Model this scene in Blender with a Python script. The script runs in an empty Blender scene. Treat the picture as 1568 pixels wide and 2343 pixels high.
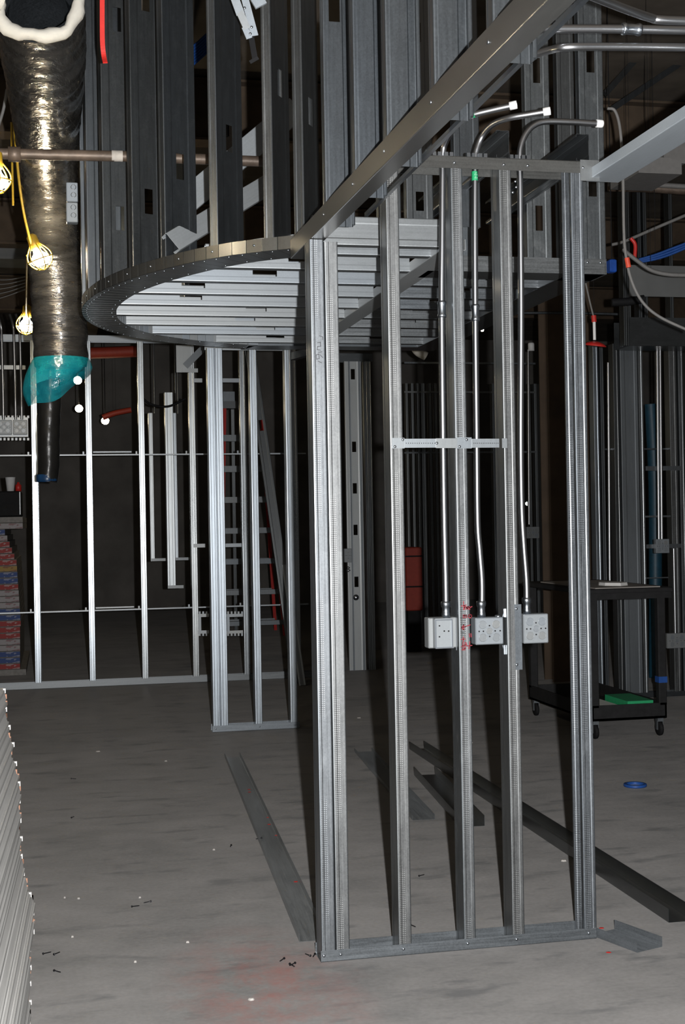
import bpy, math, random
from mathutils import Vector, Matrix
random.seed(7)
S = bpy.context.scene
COL = S.collection
# ------------------------------------------------------------------ camera
F_PX, ROLL, PITCH, YAW, CAM_Z = 3100.0, 0.0175, math.atan(17.7/3100), math.atan(0.2138), 1.45
EYE = Vector((0, 0, CAM_Z))
_f0 = Vector((math.sin(YAW), math.cos(YAW), 0)); _r0 = Vector((math.cos(YAW), -math.sin(YAW), 0)); _u0 = Vector((0, 0, 1))
FWD = _f0*math.cos(PITCH) + _u0*math.sin(PITCH)
_u1 = _u0*math.cos(PITCH) - _f0*math.sin(PITCH)
RGT = _r0*math.cos(ROLL) - _u1*math.sin(ROLL)
UPV = _u1*math.cos(ROLL) + _r0*math.sin(ROLL)
cd = bpy.data.cameras.new('camera'); cam = bpy.data.objects.new('camera', cd); COL.objects.link(cam)
cd.sensor_fit = 'VERTICAL'; cd.sensor_height = 24.0; cd.lens = 24.0*F_PX/2343.0
cd.clip_start = 0.02; cd.clip_end = 100
M = Matrix.Identity(4)
for i, v in enumerate((RGT, UPV, -FWD)):
    for j in range(3): M[j][i] = v[j]
M.translation = EYE
cam.matrix_world = M
S.camera = cam
# ------------------------------------------------------------------ world, flash, exposure
W = bpy.data.worlds.new('world'); S.world = W; W.use_nodes = True
W.node_tree.nodes['Background'].inputs[0].default_value = (0.9, 0.97, 1.0, 1)
W.node_tree.nodes['Background'].inputs[1].default_value = 0.03
fl = bpy.data.lights.new('camera_flash', 'POINT'); fl.energy = 1550; fl.shadow_soft_size = 0.014; fl.color = (1.0, 0.995, 0.985)
flo = bpy.data.objects.new('camera_flash', fl); COL.objects.link(flo); flo.location = (0.12, 0.03, 1.47)
S.view_settings.view_transform = 'Standard'; S.view_settings.look = 'None'
S.view_settings.exposure = 0.0; S.view_settings.gamma = 1.0; S.view_settings.use_curve_mapping = False

# ------------------------------------------------------------------ helpers
def at(x, y, X=None, Y=None, Z=None, D=None):
    d = FWD + RGT*((x-784)/F_PX) + UPV*(-(y-1171.5)/F_PX)
    if Z is not None: t = (Z-CAM_Z)/d.z
    elif Y is not None: t = Y/d.y
    elif X is not None: t = X/d.x
    else: t = D
    return EYE + d*t

WM = {}
def finish(o, Mw, parent):
    COL.objects.link(o)
    if parent is not None:
        o.parent = parent
        o.matrix_basis = WM[parent].inverted() @ Mw
    else:
        o.matrix_basis = Mw
    WM[o] = Mw
    return o
def tag(o, label=None, cat=None, group=None, kind=None):
    if label: o['label'] = label
    if cat: o['category'] = cat
    if group: o['group'] = group
    if kind: o['kind'] = kind
    return o
def thing(name, label, cat, loc=(0, 0, 0), group=None):
    o = bpy.data.objects.new(name, None); o.empty_display_size = 0.1
    finish(o, Matrix.Translation(Vector(loc)), None)
    return tag(o, label, cat, group)
def frame(o, ux, uy, uz):
    m = Matrix.Identity(4)
    for i, v in enumerate((ux, uy, uz)):
        for j in range(3): m[j][i] = v[j]
    m.translation = Vector(o)
    return m
VX, VY, VZ = Vector((1, 0, 0)), Vector((0, 1, 0)), Vector((0, 0, 1))

def ORD(n): return str(n)+('th' if 10 < n % 100 < 14 else {1: 'st', 2: 'nd', 3: 'rd'}.get(n % 10, 'th'))
class MB:
    def __init__(s): s.v = []; s.f = []; s.m = []; s.sm = []
    def add(s, vs, fs, mi=0, smooth=False):
        b = len(s.v); s.v += [tuple(p) for p in vs]
        for q in fs:
            s.f.append(tuple(b+i for i in q)); s.m.append(mi); s.sm.append(smooth)
    def box(s, lo, hi, mi=0, bev=0):
        x0, y0, z0 = lo; x1, y1, z1 = hi
        if bev <= 0:
            s.add([(x0,y0,z0),(x1,y0,z0),(x1,y1,z0),(x0,y1,z0),(x0,y0,z1),(x1,y0,z1),(x1,y1,z1),(x0,y1,z1)],
                  [(0,3,2,1),(4,5,6,7),(0,1,5,4),(1,2,6,5),(2,3,7,6),(3,0,4,7)], mi)
        else:   # chamfered on the vertical edges and the two caps
            b = bev
            ring = [(x0+b,y0),(x1-b,y0),(x1,y0+b),(x1,y1-b),(x1-b,y1),(x0+b,y1),(x0,y1-b),(x0,y0+b)]
            inn = [(x0+2*b,y0+b),(x1-2*b,y0+b),(x1-b,y0+2*b),(x1-b,y1-2*b),(x1-2*b,y1-b),(x0+2*b,y1-b),(x0+b,y1-2*b),(x0+b,y0+2*b)]
            vs = [(p[0],p[1],z0) for p in inn]+[(p[0],p[1],z0+b) for p in ring]+[(p[0],p[1],z1-b) for p in ring]+[(p[0],p[1],z1) for p in inn]
            fs = [tuple(range(7,-1,-1)), tuple(range(24,32))]
            for k in range(3):
                for i in range(8): fs.append((k*8+i, k*8+(i+1)%8, k*8+8+(i+1)%8, k*8+8+i))
            s.add(vs, fs, mi)
    def obox(s, c, ux, uy, uz, hx, hy, hz, mi=0):
        c = Vector(c); P = []
        for dz in (-1, 1):
            for dx, dy in ((-1,-1),(1,-1),(1,1),(-1,1)): P.append(c+ux*hx*dx+uy*hy*dy+uz*hz*dz)
        s.add(P, [(0,3,2,1),(4,5,6,7),(0,1,5,4),(1,2,6,5),(2,3,7,6),(3,0,4,7)], mi)
    def bar(s, a, b, w, d, up=VZ, mi=0):
        a = Vector(a); b = Vector(b); uz = (b-a).normalized()
        ux = uz.cross(up)
        ux = ux.normalized() if ux.length > 1e-5 else VX.copy()
        uy = uz.cross(ux)
        s.obox((a+b)/2, ux, uy, uz, w/2, d/2, (b-a).length/2, mi)
    def tube(s, pts, r, n=10, mi=0, caps=True, smooth=True):
        pts = [Vector(p) for p in pts]; N = len(pts)
        rr = r if isinstance(r, (list, tuple)) else [r]*N
        t0 = (pts[1]-pts[0]).normalized()
        u = t0.orthogonal().normalized(); vs = []; fs = []
        for i, p in enumerate(pts):
            t = (pts[min(i+1, N-1)]-pts[max(i-1, 0)]).normalized()
            u = (u - t*u.dot(t)).normalized(); w = t.cross(u)
            for k in range(n):
                a = 2*math.pi*k/n; vs.append(p+(u*math.cos(a)+w*math.sin(a))*rr[i])
        for i in range(N-1):
            for k in range(n): fs.append((i*n+k, i*n+(k+1)%n, (i+1)*n+(k+1)%n, (i+1)*n+k))
        s.add(vs, fs, mi, smooth)
        if caps:
            s.add(vs[:n], [tuple(range(n-1, -1, -1))], mi); s.add(vs[-n:], [tuple(range(n))], mi)
    def lathe(s, prof, n=16, mi=0, c=(0,0,0), ax=VZ, smooth=True):
        ax = Vector(ax).normalized(); u = ax.orthogonal().normalized(); w = ax.cross(u); c = Vector(c)
        vs = []; fs = []
        for r, z in prof:
            for k in range(n):
                a = 2*math.pi*k/n; vs.append(c+ax*z+(u*math.cos(a)+w*math.sin(a))*r)
        for i in range(len(prof)-1):
            for k in range(n): fs.append((i*n+k, i*n+(k+1)%n, (i+1)*n+(k+1)%n, (i+1)*n+k))
        s.add(vs, fs, mi, smooth)
    def mesh(s, name, mats):
        me = bpy.data.meshes.new(name); me.from_pydata(s.v, [], s.f)
        for m in (mats if isinstance(mats, (list, tuple)) else [mats]): me.materials.append(m)
        me.polygons.foreach_set('material_index', s.m); me.polygons.foreach_set('use_smooth', s.sm)
        me.update(); return me
def build(mb, name, mats, parent=None, Mw=None, origin=None):
    """link a MB whose vertices are in world coordinates (origin=None) or in the local frame of Mw"""
    if Mw is None:
        if origin is None:
            n = len(mb.v); c = [sum(p[i] for p in mb.v)/n for i in range(3)]; c[2] = min(p[2] for p in mb.v); origin = Vector(c)
        else: origin = Vector(origin)
        mb.v = [(p[0]-origin.x, p[1]-origin.y, p[2]-origin.z) for p in mb.v]
        Mw = Matrix.Translation(origin)
    return finish(bpy.data.objects.new(name, mb.mesh(name, mats)), Mw, parent)
def inst(me, name, Mw, parent=None):
    return finish(bpy.data.objects.new(name, me), Mw, parent)
def smooth(pts, k=6):
    P = [Vector(p) for p in pts]; P = [P[0]*2-P[1]]+P+[P[-1]*2-P[-2]]; out = []
    for i in range(1, len(P)-2):
        a, b, c, d = P[i-1:i+3]
        for j in range(k):
            t = j/k
            out.append(0.5*((2*b)+(c-a)*t+(2*a-5*b+4*c-d)*t*t+(3*b-a-3*c+d)*t**3))
    out.append(P[-2]); return out

# ---- thin folded-sheet profiles
def rounded(pts, r=0.003, n=2):
    out = [pts[0]]
    for i in range(1, len(pts)-1):
        p, a, b = Vector(pts[i]), Vector(pts[i-1]), Vector(pts[i+1])
        da = (a-p); db = (b-p); q = min(r, da.length/3, db.length/3)
        s0 = p+da.normalized()*q; s1 = p+db.normalized()*q
        for k in range(n+1):
            t = k/n; out.append(tuple(s0*(1-t)**2+p*2*t*(1-t)+s1*t*t))
    out.append(pts[-1]); return out
def sheet(mb, pts, zs, t=0.0014, skip=None, mat_of=None):
    """extrude an open 2-D profile (thickness t to the right of travel) along z through the levels zs; skip(seg, lev) leaves a hole"""
    P = [Vector(p) for p in pts]; n = len(P); off = []
    for i in range(n):
        ns = []
        for a, b in ((i-1, i), (i, i+1)):
            if 0 <= a and b < n:
                d = (P[b]-P[a]).normalized(); ns.append(Vector((d.y, -d.x)))
        m = sum(ns, Vector((0, 0))); m.normalize(); k = 1/max(0.4, m.dot(ns[0]))
        off.append(P[i]+m*t*k)
    vs = []
    for z in zs:
        vs += [(p.x, p.y, z) for p in P]+[(p.x, p.y, z) for p in off]
    N = 2*n
    def F(q, mi=0): mb.f.append(tuple(b0+i for i in q)); mb.m.append(mi); mb.sm.append(False)
    b0 = len(mb.v); mb.v += vs; L = len(zs)
    S_ = (lambda i, j: bool(skip and skip(i, j)))
    for j in range(L-1):
        for i in range(n-1):
            if S_(i, j):
                for (a, j2) in ((i-1, j), (i+1, j)):
                    if 0 <= a < n-1 and not S_(a, j2):
                        k = i if a < i else i+1
                        F((j*N+k, (j+1)*N+k, (j+1)*N+n+k, j*N+n+k))
                if j > 0 and not S_(i, j-1): F((j*N+i, j*N+i+1, j*N+n+i+1, j*N+n+i))
                if j < L-2 and not S_(i, j+1): F(((j+1)*N+i, (j+1)*N+n+i, (j+1)*N+n+i+1, (j+1)*N+i+1))
                continue
            mi = mat_of(i) if mat_of else 0
            F((j*N+i, (j+1)*N+i, (j+1)*N+i+1, j*N+i+1), mi)
            F((j*N+n+i, j*N+n+i+1, (j+1)*N+n+i+1, (j+1)*N+n+i), mi)
        for k in (0, n-1): F((j*N+k, j*N+n+k, (j+1)*N+n+k, (j+1)*N+k))
    for j in (0, L-1):
        for i in range(n-1): F((j*N+i, j*N+i+1, j*N+n+i+1, j*N+n+i))
MESH = {}
def stud_mesh(L, w=0.092, f=0.041, holes=(), mirror=False, mats=None, hw=0.036, hh=0.1, lip=0.011, g=0.0012):
    """C stud: front flange on y=0 (x 0..f), web on x=0 (or x=f when mirrored), back flange on y=w, length along z"""
    key = ('s', round(L, 3), w, f, tuple(round(h, 3) for h in holes), mirror, tuple(m.name for m in mats), hw, hh, g)
    if key in MESH: return MESH[key]
    a = [(f, lip), (f, 0), (f*0.72, 0), (f*0.66, g), (f*0.3, g), (f*0.24, 0), (0, 0),
         (0, w*0.22), (g, w*0.26), (g, (w-hw)/2), (g, (w+hw)/2), (g, w*0.74), (0, w*0.78),
         (0, w), (f*0.24, w), (f*0.3, w-g), (f*0.66, w-g), (f*0.72, w), (f, w), (f, w-lip)]
    # round only the folds of the sheet
    pts = []; kind = []
    fold = {1, 6, 13, 18}
    for i, p in enumerate(a):
        if i in fold:
            q, r0, r1 = Vector(p), Vector(a[i-1]), Vector(a[i+1]); rad = 0.0045
            s0 = q+(r0-q).normalized()*rad; s1 = q+(r1-q).normalized()*rad
            for k in range(4):
                t = k/3; pts.append(tuple(s0*(1-t)**2+q*2*t*(1-t)+s1*t*t))
        else: pts.append(p)
    hs = None
    for i in range(len(pts)-1):
        m = ((pts[i][0]+pts[i+1][0])/2, (pts[i][1]+pts[i+1][1])/2)
        kind.append(1 if (m[1] < 0.003 or m[1] > w-0.003) and 0.004 < m[0] < f-0.004 else 0)
        if abs(m[1]-w/2) < 0.004 and abs(m[0]-g) < 1e-5: hs = i
    zs = [0.0]
    for h in sorted(holes): zs += [h-hh/2, h+hh/2]
    zs.append(L)
    hset = {2*k+1 for k in range(len(holes))}
    if mirror: pts = [(f-p[0], p[1]) for p in pts]
    mb = MB(); sheet(mb, pts if not mirror else pts, zs, 0.0013 if not mirror else -0.0013, lambda i, j: i == hs and j in hset, lambda i: kind[i])
    MESH[key] = mb.mesh('stud', mats); return MESH[key]
def track_mesh(L, w=0.094, leg=0.04, mats=None, key=''):
    """U track: web on z... profile in (x: across web, y: leg height), length along z"""
    k = ('t', round(L, 3), w, leg, mats[0].name, key)
    if k in MESH: return MESH[k]
    pts = rounded([(0, leg), (0, 0), (w, 0), (w, leg)], 0.003, 2)
    mb = MB(); n = max(1, int(L/0.5)); sheet(mb, pts, [L*i/n for i in range(n+1)], -0.0013)
    MESH[k] = mb.mesh('track', mats); return MESH[k]

# ------------------------------------------------------------------ materials
class NT:
    def __init__(s, name):
        s.m = bpy.data.materials.new(name); s.m.use_nodes = True; s.t = s.m.node_tree
        s.b = s.t.nodes['Principled BSDF']
        tc = s.t.nodes.new('ShaderNodeTexCoord'); s.obj = tc.outputs['Object']; s.gen = tc.outputs['Generated']
    def n(s, ty, **k):
        o = s.t.nodes.new(ty)
        for a, v in k.items(): setattr(o, a, v)
        return o
    def l(s, a, b): s.t.links.new(a, b)
    def math(s, op, a, b=None, clamp=False):
        o = s.n('ShaderNodeMath', operation=op); o.use_clamp = clamp
        for i, v in enumerate((a, b)):
            if v is None: continue
            if isinstance(v, (int, float)): o.inputs[i].default_value = v
            else: s.l(v, o.inputs[i])
        return o.outputs[0]
    def mapped(s, sc, loc=(0,0,0)):
        o = s.n('ShaderNodeMapping'); o.inputs['Scale'].default_value = sc; o.inputs['Location'].default_value = loc
        s.l(s.obj, o.inputs[0]); return o.outputs[0]
    def noise(s, scale, detail=3, rough=0.55, vec=None):
        o = s.n('ShaderNodeTexNoise'); o.inputs['Scale'].default_value = scale; o.inputs['Detail'].default_value = detail
        o.inputs['Roughness'].default_value = rough; s.l(vec if vec is not None else s.obj, o.inputs['Vector']); return o.outputs['Fac']
    def ramp(s, fac, stops):
        o = s.n('ShaderNodeValToRGB'); e = o.color_ramp.elements
        while len(e) < len(stops): e.new(0.5)
        for i, (p, c) in enumerate(stops):
            e[i].position = p; e[i].color = (c, c, c, 1) if isinstance(c, (int, float)) else (*c, 1)
        s.l(fac, o.inputs[0]); return o.outputs[0]
    def mix(s, fac, a, b, blend='MIX'):
        o = s.n('ShaderNodeMix', data_type='RGBA', blend_type=blend)
        for i, v in ((0, fac), (6, a), (7, b)):
            if isinstance(v, (int, float)): o.inputs[i].default_value = v
            elif isinstance(v, tuple): o.inputs[i].default_value = (*v, 1)
            else: s.l(v, o.inputs[i])
        return o.outputs[2]
    def bump(s, h, st, dist=0.01):
        o = s.n('ShaderNodeBump'); o.inputs['Strength'].default_value = st; o.inputs['Distance'].default_value = dist
        s.l(h, o.inputs['Height']); s.l(o.outputs[0], s.b.inputs['Normal']); return o
    def col(s, c):
        if isinstance(c, tuple): s.b.inputs['Base Color'].default_value = (*c, 1)
        else: s.l(c, s.b.inputs['Base Color'])
    def set(s, **k):
        for a, v in k.items():
            a = a.replace('_', ' ')
            if isinstance(v, (int, float)): s.b.inputs[a].default_value = v
            else: s.l(v, s.b.inputs[a])
def plain(name, c, rough=0.6, metal=0.0, var=0.25, scale=25, bump=0.0, spec=0.5):
    t = NT(name); f = t.noise(scale, 4)
    t.col(t.ramp(f, [(0.25, tuple(x*(1-var) for x in c)), (0.75, tuple(min(1, x*(1+var)) for x in c))]))
    t.set(Roughness=rough, Metallic=metal); t.b.inputs['Specular IOR Level'].default_value = spec
    if bump: t.bump(f, bump)
    return t.m
def galv(name, lo, hi, rough=0.4, metal=0.9, knurl=False, dust=0.0, tint=(0.955, 1.0, 1.045), streak=0.5, coat=0.5, crough=0.27, bmp=0.12):
    t = NT(name)
    v = t.n('ShaderNodeTexVoronoi'); v.inputs['Scale'].default_value = 240; t.l(t.obj, v.inputs['Vector'])
    sp = t.n('ShaderNodeSeparateColor'); t.l(v.outputs['Color'], sp.inputs[0]); spg = sp.outputs[0]
    big = t.noise(3.2, 4, 0.5, t.mapped((1, 1, 0.3)))
    st = t.noise(9, 3, 0.6, t.mapped((14, 14, 0.6)))
    f = t.math('ADD', t.math('MULTIPLY', big, 1-streak*0.5), t.math('MULTIPLY', st, streak*0.5))
    f = t.math('ADD', t.math('MULTIPLY', f, 0.92), t.math('MULTIPLY', spg, 0.08))
    c = t.ramp(f, [(0.3, tuple(lo*x for x in tint)), (0.7, tuple(hi*x for x in tint))])
    r = t.ramp(f, [(0.3, max(0.05, rough-0.07)), (0.7, rough+0.1)])
    if dust:
        d = t.ramp(t.noise(22, 6, 0.7, t.mapped((1, 1, 0.6))), [(0.52, 0.0), (0.72, dust)])
        c = t.mix(d, c, (0.62, 0.63, 0.63)); r = t.mix(d, r, (0.75, 0.75, 0.75))
        t.l(t.math('SUBTRACT', metal, t.math('MULTIPLY', d, 0.6)), t.b.inputs['Metallic'])
    else: t.set(Metallic=metal)
    h = t.math('ADD', t.math('MULTIPLY', t.noise(14, 2), 0.5), t.math('MULTIPLY', spg, 0.02))
    if knurl:
        s = t.n('ShaderNodeSeparateXYZ'); t.l(t.obj, s.inputs[0])
        sx = t.math('SINE', t.math('MULTIPLY', s.outputs[0], 2*math.pi/0.0056)); sz = t.math('SINE', t.math('MULTIPLY', s.outputs[2], 2*math.pi/0.0062))
        dot = t.math('MULTIPLY', t.math('MULTIPLY', t.math('ADD', sx, 1), t.math('ADD', sz, 1)), 0.25)
        band = t.math('MULTIPLY', t.math('GREATER_THAN', s.outputs[0], 0.007), t.math('LESS_THAN', s.outputs[0], 0.0255))
        oi = t.n('ShaderNodeObjectInfo')
        ph = t.math('ADD', t.math('MULTIPLY', s.outputs[2], 2*math.pi/0.66), t.math('MULTIPLY', oi.outputs['Random'], 6.28))
        zone = t.ramp(t.math('ADD', t.math('MULTIPLY', t.math('SINE', ph), 0.5), 0.5), [(0.28, 0.0), (0.42, 1.0)])
        dd = t.math('MULTIPLY', t.math('MULTIPLY', t.ramp(dot, [(0.45, 0), (0.7, 1)]), band), zone)
        mk = t.math('MULTIPLY', band, zone)
        c = t.mix(t.math('MULTIPLY', mk, 0.45), c, (lo*0.6, lo*0.6, lo*0.62))
        c = t.mix(dd, c, (0.62, 0.63, 0.64))  # glints of the knurl dots put into the colour
        h = t.math('ADD', h, t.math('MULTIPLY', dd, 0.25))
    oi2 = t.n('ShaderNodeObjectInfo')
    c = t.mix(1.0, c, t.mix(oi2.outputs['Random'], (1.0, 1.0, 0.97), (0.93, 1.0, 1.07)), 'MULTIPLY')
    t.col(c); t.set(Roughness=r)
    t.b.inputs['Coat Weight'].default_value = coat; t.b.inputs['Coat Roughness'].default_value = crough; t.b.inputs['Coat IOR'].default_value = 1.65
    if bmp: t.bump(h, bmp, 0.004)
    return t.m
GALV = galv('galvanized_steel', 0.11, 0.25, 0.46, streak=0.9)
KNURL = galv('galvanized_knurled', 0.10, 0.24, 0.46, knurl=True, streak=0.9, dust=0.12, tint=(0.98, 1.0, 1.03))
GDUST = galv('galvanized_dusty', 0.10, 0.19, 0.50, dust=0.12, tint=(0.93, 1.0, 1.06))
GDARK = galv('galvanized_shaded', 0.06, 0.11, 0.46, dust=0.03, tint=(0.92, 1.0, 1.08), coat=0.9, crough=0.3)  # darker copy of the steel; shade on the upper studs put into colour
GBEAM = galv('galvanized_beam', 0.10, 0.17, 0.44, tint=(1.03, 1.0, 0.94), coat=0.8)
GBRT = galv('galvanized_lit', 0.20, 0.30, 0.52, coat=0.9, crough=0.3)  # lighter copy of the steel; flash light on the purlins put into colour
GFAR = galv('galvanized_far_lit', 0.34, 0.46, 0.29, metal=1.0, coat=0.3, crough=0.2)  # brightened copy of the steel; flash glare on the far studs coloured in
GMID = galv('galvanized_mid_lit', 0.30, 0.46, 0.37, metal=1.0, coat=0.4, crough=0.2, streak=0.8)  # lightened copy of the steel; flash shine on the middle frame coloured in
GPALE = galv('galvanized_pale_lit', 0.36, 0.5, 0.5, metal=0.3, coat=0.5)  # palest copy of the steel; light caught by these parts is painted in
GFLOOR = galv('scuffed_floor_track', 0.035, 0.115, 0.55, metal=0.2, streak=0.7, coat=0.2)
GFLOOR.node_tree.nodes['Principled BSDF'].inputs['Diffuse Roughness'].default_value = 1.0
def bright(name, c, rough):
    t = NT(name); f = t.noise(6, 3, 0.5, t.mapped((1, 1, 0.5))); t.col(t.ramp(f, [(0.3, tuple(x*0.88 for x in c)), (0.7, c)])); t.set(Roughness=rough, Metallic=1.0); return t.m
EMT = bright('conduit_steel', (0.48, 0.49, 0.51), 0.34)
ZINC = bright('zinc_fitting', (0.55, 0.60, 0.66), 0.28)
BOXM = galv('box_steel', 0.22, 0.29, 0.55, metal=0.3, streak=0.1, coat=0.25, bmp=0.04)
HOLE = plain('black_hole', (0.006, 0.006, 0.006), 0.9)
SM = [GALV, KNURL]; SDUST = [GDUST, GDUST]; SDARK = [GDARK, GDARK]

def stud(name, parent, origin, ux, L, w=0.092, f=0.041, holes=(), mirror=False, mats=SM, uz=VZ, **k):
    ux = Vector(ux).normalized(); uz = Vector(uz).normalized(); uy = uz.cross(ux)
    return inst(stud_mesh(L, w, f, holes, mirror, mats, **k), name, frame(origin, ux, uy, uz), parent)
def track(name, parent, origin, direction, up, L, w=0.094, leg=0.04, mats=None):
    """origin = outer corner of the web; web spreads along up x direction ..."""
    d = Vector(direction).normalized(); u = Vector(up).normalized(); x = u.cross(d)
    return inst(track_mesh(L, w, leg, mats or [GALV]), name, frame(origin, x, u, d), parent)
def screw(parent, p, nrm, r=0.005, mat=None, name='screw'):
    mb = MB(); mb.lathe([(0.0, 0.0028), (r*0.6, 0.0026), (r, 0.0008), (r, 0.0)], 8)
    if 'screw' not in MESH: MESH['screw'] = mb.mesh('screw', [ZINC])
    n = Vector(nrm).normalized(); u = n.orthogonal().normalized()
    return inst(MESH['screw'], name, frame(p, u, n.cross(u), n), parent)
# ================================================================== SETTING
def concrete():
    t = NT('concrete_floor')
    a = t.noise(0.9, 6, 0.62); b = t.noise(3.2, 6, 0.68, t.mapped((1, 1.6, 1))); c = t.noise(60, 3, 0.6)
    f = t.math('ADD', t.math('MULTIPLY', a, 0.5), t.math('MULTIPLY', b, 0.5))
    col = t.ramp(f, [(0.34, (0.072, 0.071, 0.070)), (0.46, (0.104, 0.100, 0.097)), (0.6, (0.132, 0.126, 0.122))])
    col = t.mix(0.25, col, t.ramp(c, [(0.3, 0.065), (0.7, 0.135)]), 'MIX')
    # dark trodden smears and pale scuffs
    sm = t.ramp(t.noise(5.5, 4, 0.6, t.mapped((0.6, 1.5, 1), (3, 1, 0))), [(0.56, 0.0), (0.70, 0.7)])
    col = t.mix(sm, col, (0.058, 0.059, 0.060))
    pw = t.ramp(t.noise(7, 5, 0.7, t.mapped((0.8, 1.3, 1), (9, 4, 0))), [(0.66, 0.0), (0.76, 0.5)])
    col = t.mix(pw, col, (0.18, 0.175, 0.168))
    # spilled red chalk line powder beside the foot of the frame
    s = t.n('ShaderNodeSeparateXYZ'); t.l(t.obj, s.inputs[0])
    dx = t.math('DIVIDE', t.math('SUBTRACT', s.outputs[0], 0.62), 0.36); dy = t.math('DIVIDE', t.math('SUBTRACT', s.outputs[1], 4.15), 0.75)
    d = t.math('SQRT', t.math('ADD', t.math('MULTIPLY', dx, dx), t.math('MULTIPLY', dy, dy)))
    m = t.math('MULTIPLY', t.ramp(d, [(0.2, 1.0), (1.0, 0.0)]), t.ramp(t.noise(5, 6, 0.75, t.mapped((1, 0.8, 1))), [(0.42, 0.0), (0.66, 0.75)]))
    col = t.mix(m, col, (0.15, 0.062, 0.054))
    t.col(col); t.set(Roughness=t.ramp(f, [(0.3, 0.55), (0.7, 0.75)]))
    t.b.inputs['Specular IOR Level'].default_value = 0.25; t.b.inputs['Diffuse Roughness'].default_value = 1.0
    t.bump(t.math('ADD', t.math('MULTIPLY', b, 0.6), t.math('MULTIPLY', c, 0.4)), 0.12, 0.01)
    return t.m
def slab(name, lo, hi, mat, kind='structure'):
    mb = MB(); mb.box(lo, hi); o = build(mb, name, [mat], origin=(0, 0, lo[2]) if name == 'floor' else None); o['kind'] = kind; return o
slab('floor', (-6, -4, -0.12), (11, 24, 0.0), concrete())
bpy.data.objects['floor'].location.z = 0; 
for v in bpy.data.objects['floor'].data.vertices: v.co.z = v.co.z - 0.12
DECK = plain('dark_ceiling_deck', (0.10, 0.083, 0.066), 0.95, 0, 0.45, 2.5)
slab('ceiling', (-6, -4, 4.6), (11, 24, 4.72), DECK)
WALLM = plain('unlit_plaster_wall', (0.16, 0.15, 0.14), 0.85, 0, 0.3, 2)
slab('wall_back', (-6, 23.0, 0), (11, 23.15, 4.6), WALLM)
slab('wall_left', (-6.15, -4, 0), (-6, 24, 4.6), WALLM)
slab('wall_right', (11, -4, 0), (11.15, 24, 4.6), WALLM)
BRN = plain('sprayed_brown_beam', (0.085, 0.06, 0.04), 0.9, 0, 0.3, 6, 0.3)
GRYD = plain('grey_painted_duct', (0.17, 0.175, 0.175), 0.6, 0.1, 0.15, 3)
BEIGE = plain('beige_fireproofing', (0.26, 0.22, 0.18), 0.9, 0, 0.25, 8, 0.4)
def ibeam(name, a, b, hgt, wid, mat):
    a = Vector(a); b = Vector(b); d = (b-a).normalized(); s = d.cross(VZ).normalized(); L = (b-a).length; c = (a+b)/2
    mb = MB()
    mb.obox(c, d, s, VZ, L/2, 0.006, hgt/2)
    for k in (-1, 1): mb.obox(c+VZ*k*hgt/2, d, s, VZ, L/2, wid/2, 0.009)
    o = build(mb, name, [mat]); o['kind'] = 'structure'; return o
ibeam('trim_1', (-6, 9.6, 4.36), (11, 9.6, 4.36), 0.42, 0.2, BRN)
ibeam('trim_2', (-6, 13.4, 4.36), (11, 13.4, 4.36), 0.42, 0.2, BRN)
ibeam('trim_3', (-6, 17.5, 4.36), (11, 17.5, 4.36), 0.42, 0.2, BRN)
ibeam('trim_4', (-6, 6.2, 4.42), (11, 6.2, 4.42), 0.3, 0.16, BEIGE)
ibeam('trim_5', (0.55, 6.3, 4.36), (0.55, 23, 4.36), 0.4, 0.2, BEIGE)

# ================================================================== THE NEAR END FRAME
Y0, H = 4.371, 2.418
nf = thing('end_wall_frame', 'tall narrow galvanized stud frame in the foreground carrying the three grey outlet boxes', 'wall frame', (1.3, Y0, 0))
track('bottom_track', nf, (0.836, Y0-0.002, 0), VX, VZ, 0.962, 0.096, 0.038)
MK = [GALV, KNURL]
stud('stud', nf, (0.839, Y0, 0.002), VX, 2.372, f=0.047, holes=(), mats=MK)
stud('stud', nf, (0.888, Y0, 0.002), VX, 2.366, f=0.046, holes=(), mirror=True, mats=MK)
stud('stud', nf, (1.100, Y0, 0.002), VX, 2.65, f=0.045, mats=MK)
stud('stud', nf, (1.326, Y0, 0.002), VX, 2.65, f=0.042, mats=[GDUST, KNURL])
stud('stud', nf, (1.497, Y0, 0.002), VX, 2.65, f=0.044, mats=MK)
stud('stud', nf, (1.755, Y0, 0.002), VX, 2.65, f=0.046, mirror=True, mats=MK)
track('header_track', nf, (1.02, Y0+0.095, 2.668), VX, -VZ, 0.815, 0.097, 0.042, [GBEAM])
for x in (0.846, 0.902, 1.115, 1.338, 1.51, 1.77): screw(nf, (x, Y0-0.003, 0.022), -VY)
for x in (1.34, 1.515, 1.60, 1.80): screw(nf, (x, Y0-0.003, 2.645), -VY)
for p in ((1192, 415), (1194, 428), (1186, 440)): screw(nf, tuple(at(p[0]-12, p[1], Y=Y0-0.001)), -VY, 0.004)
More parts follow.
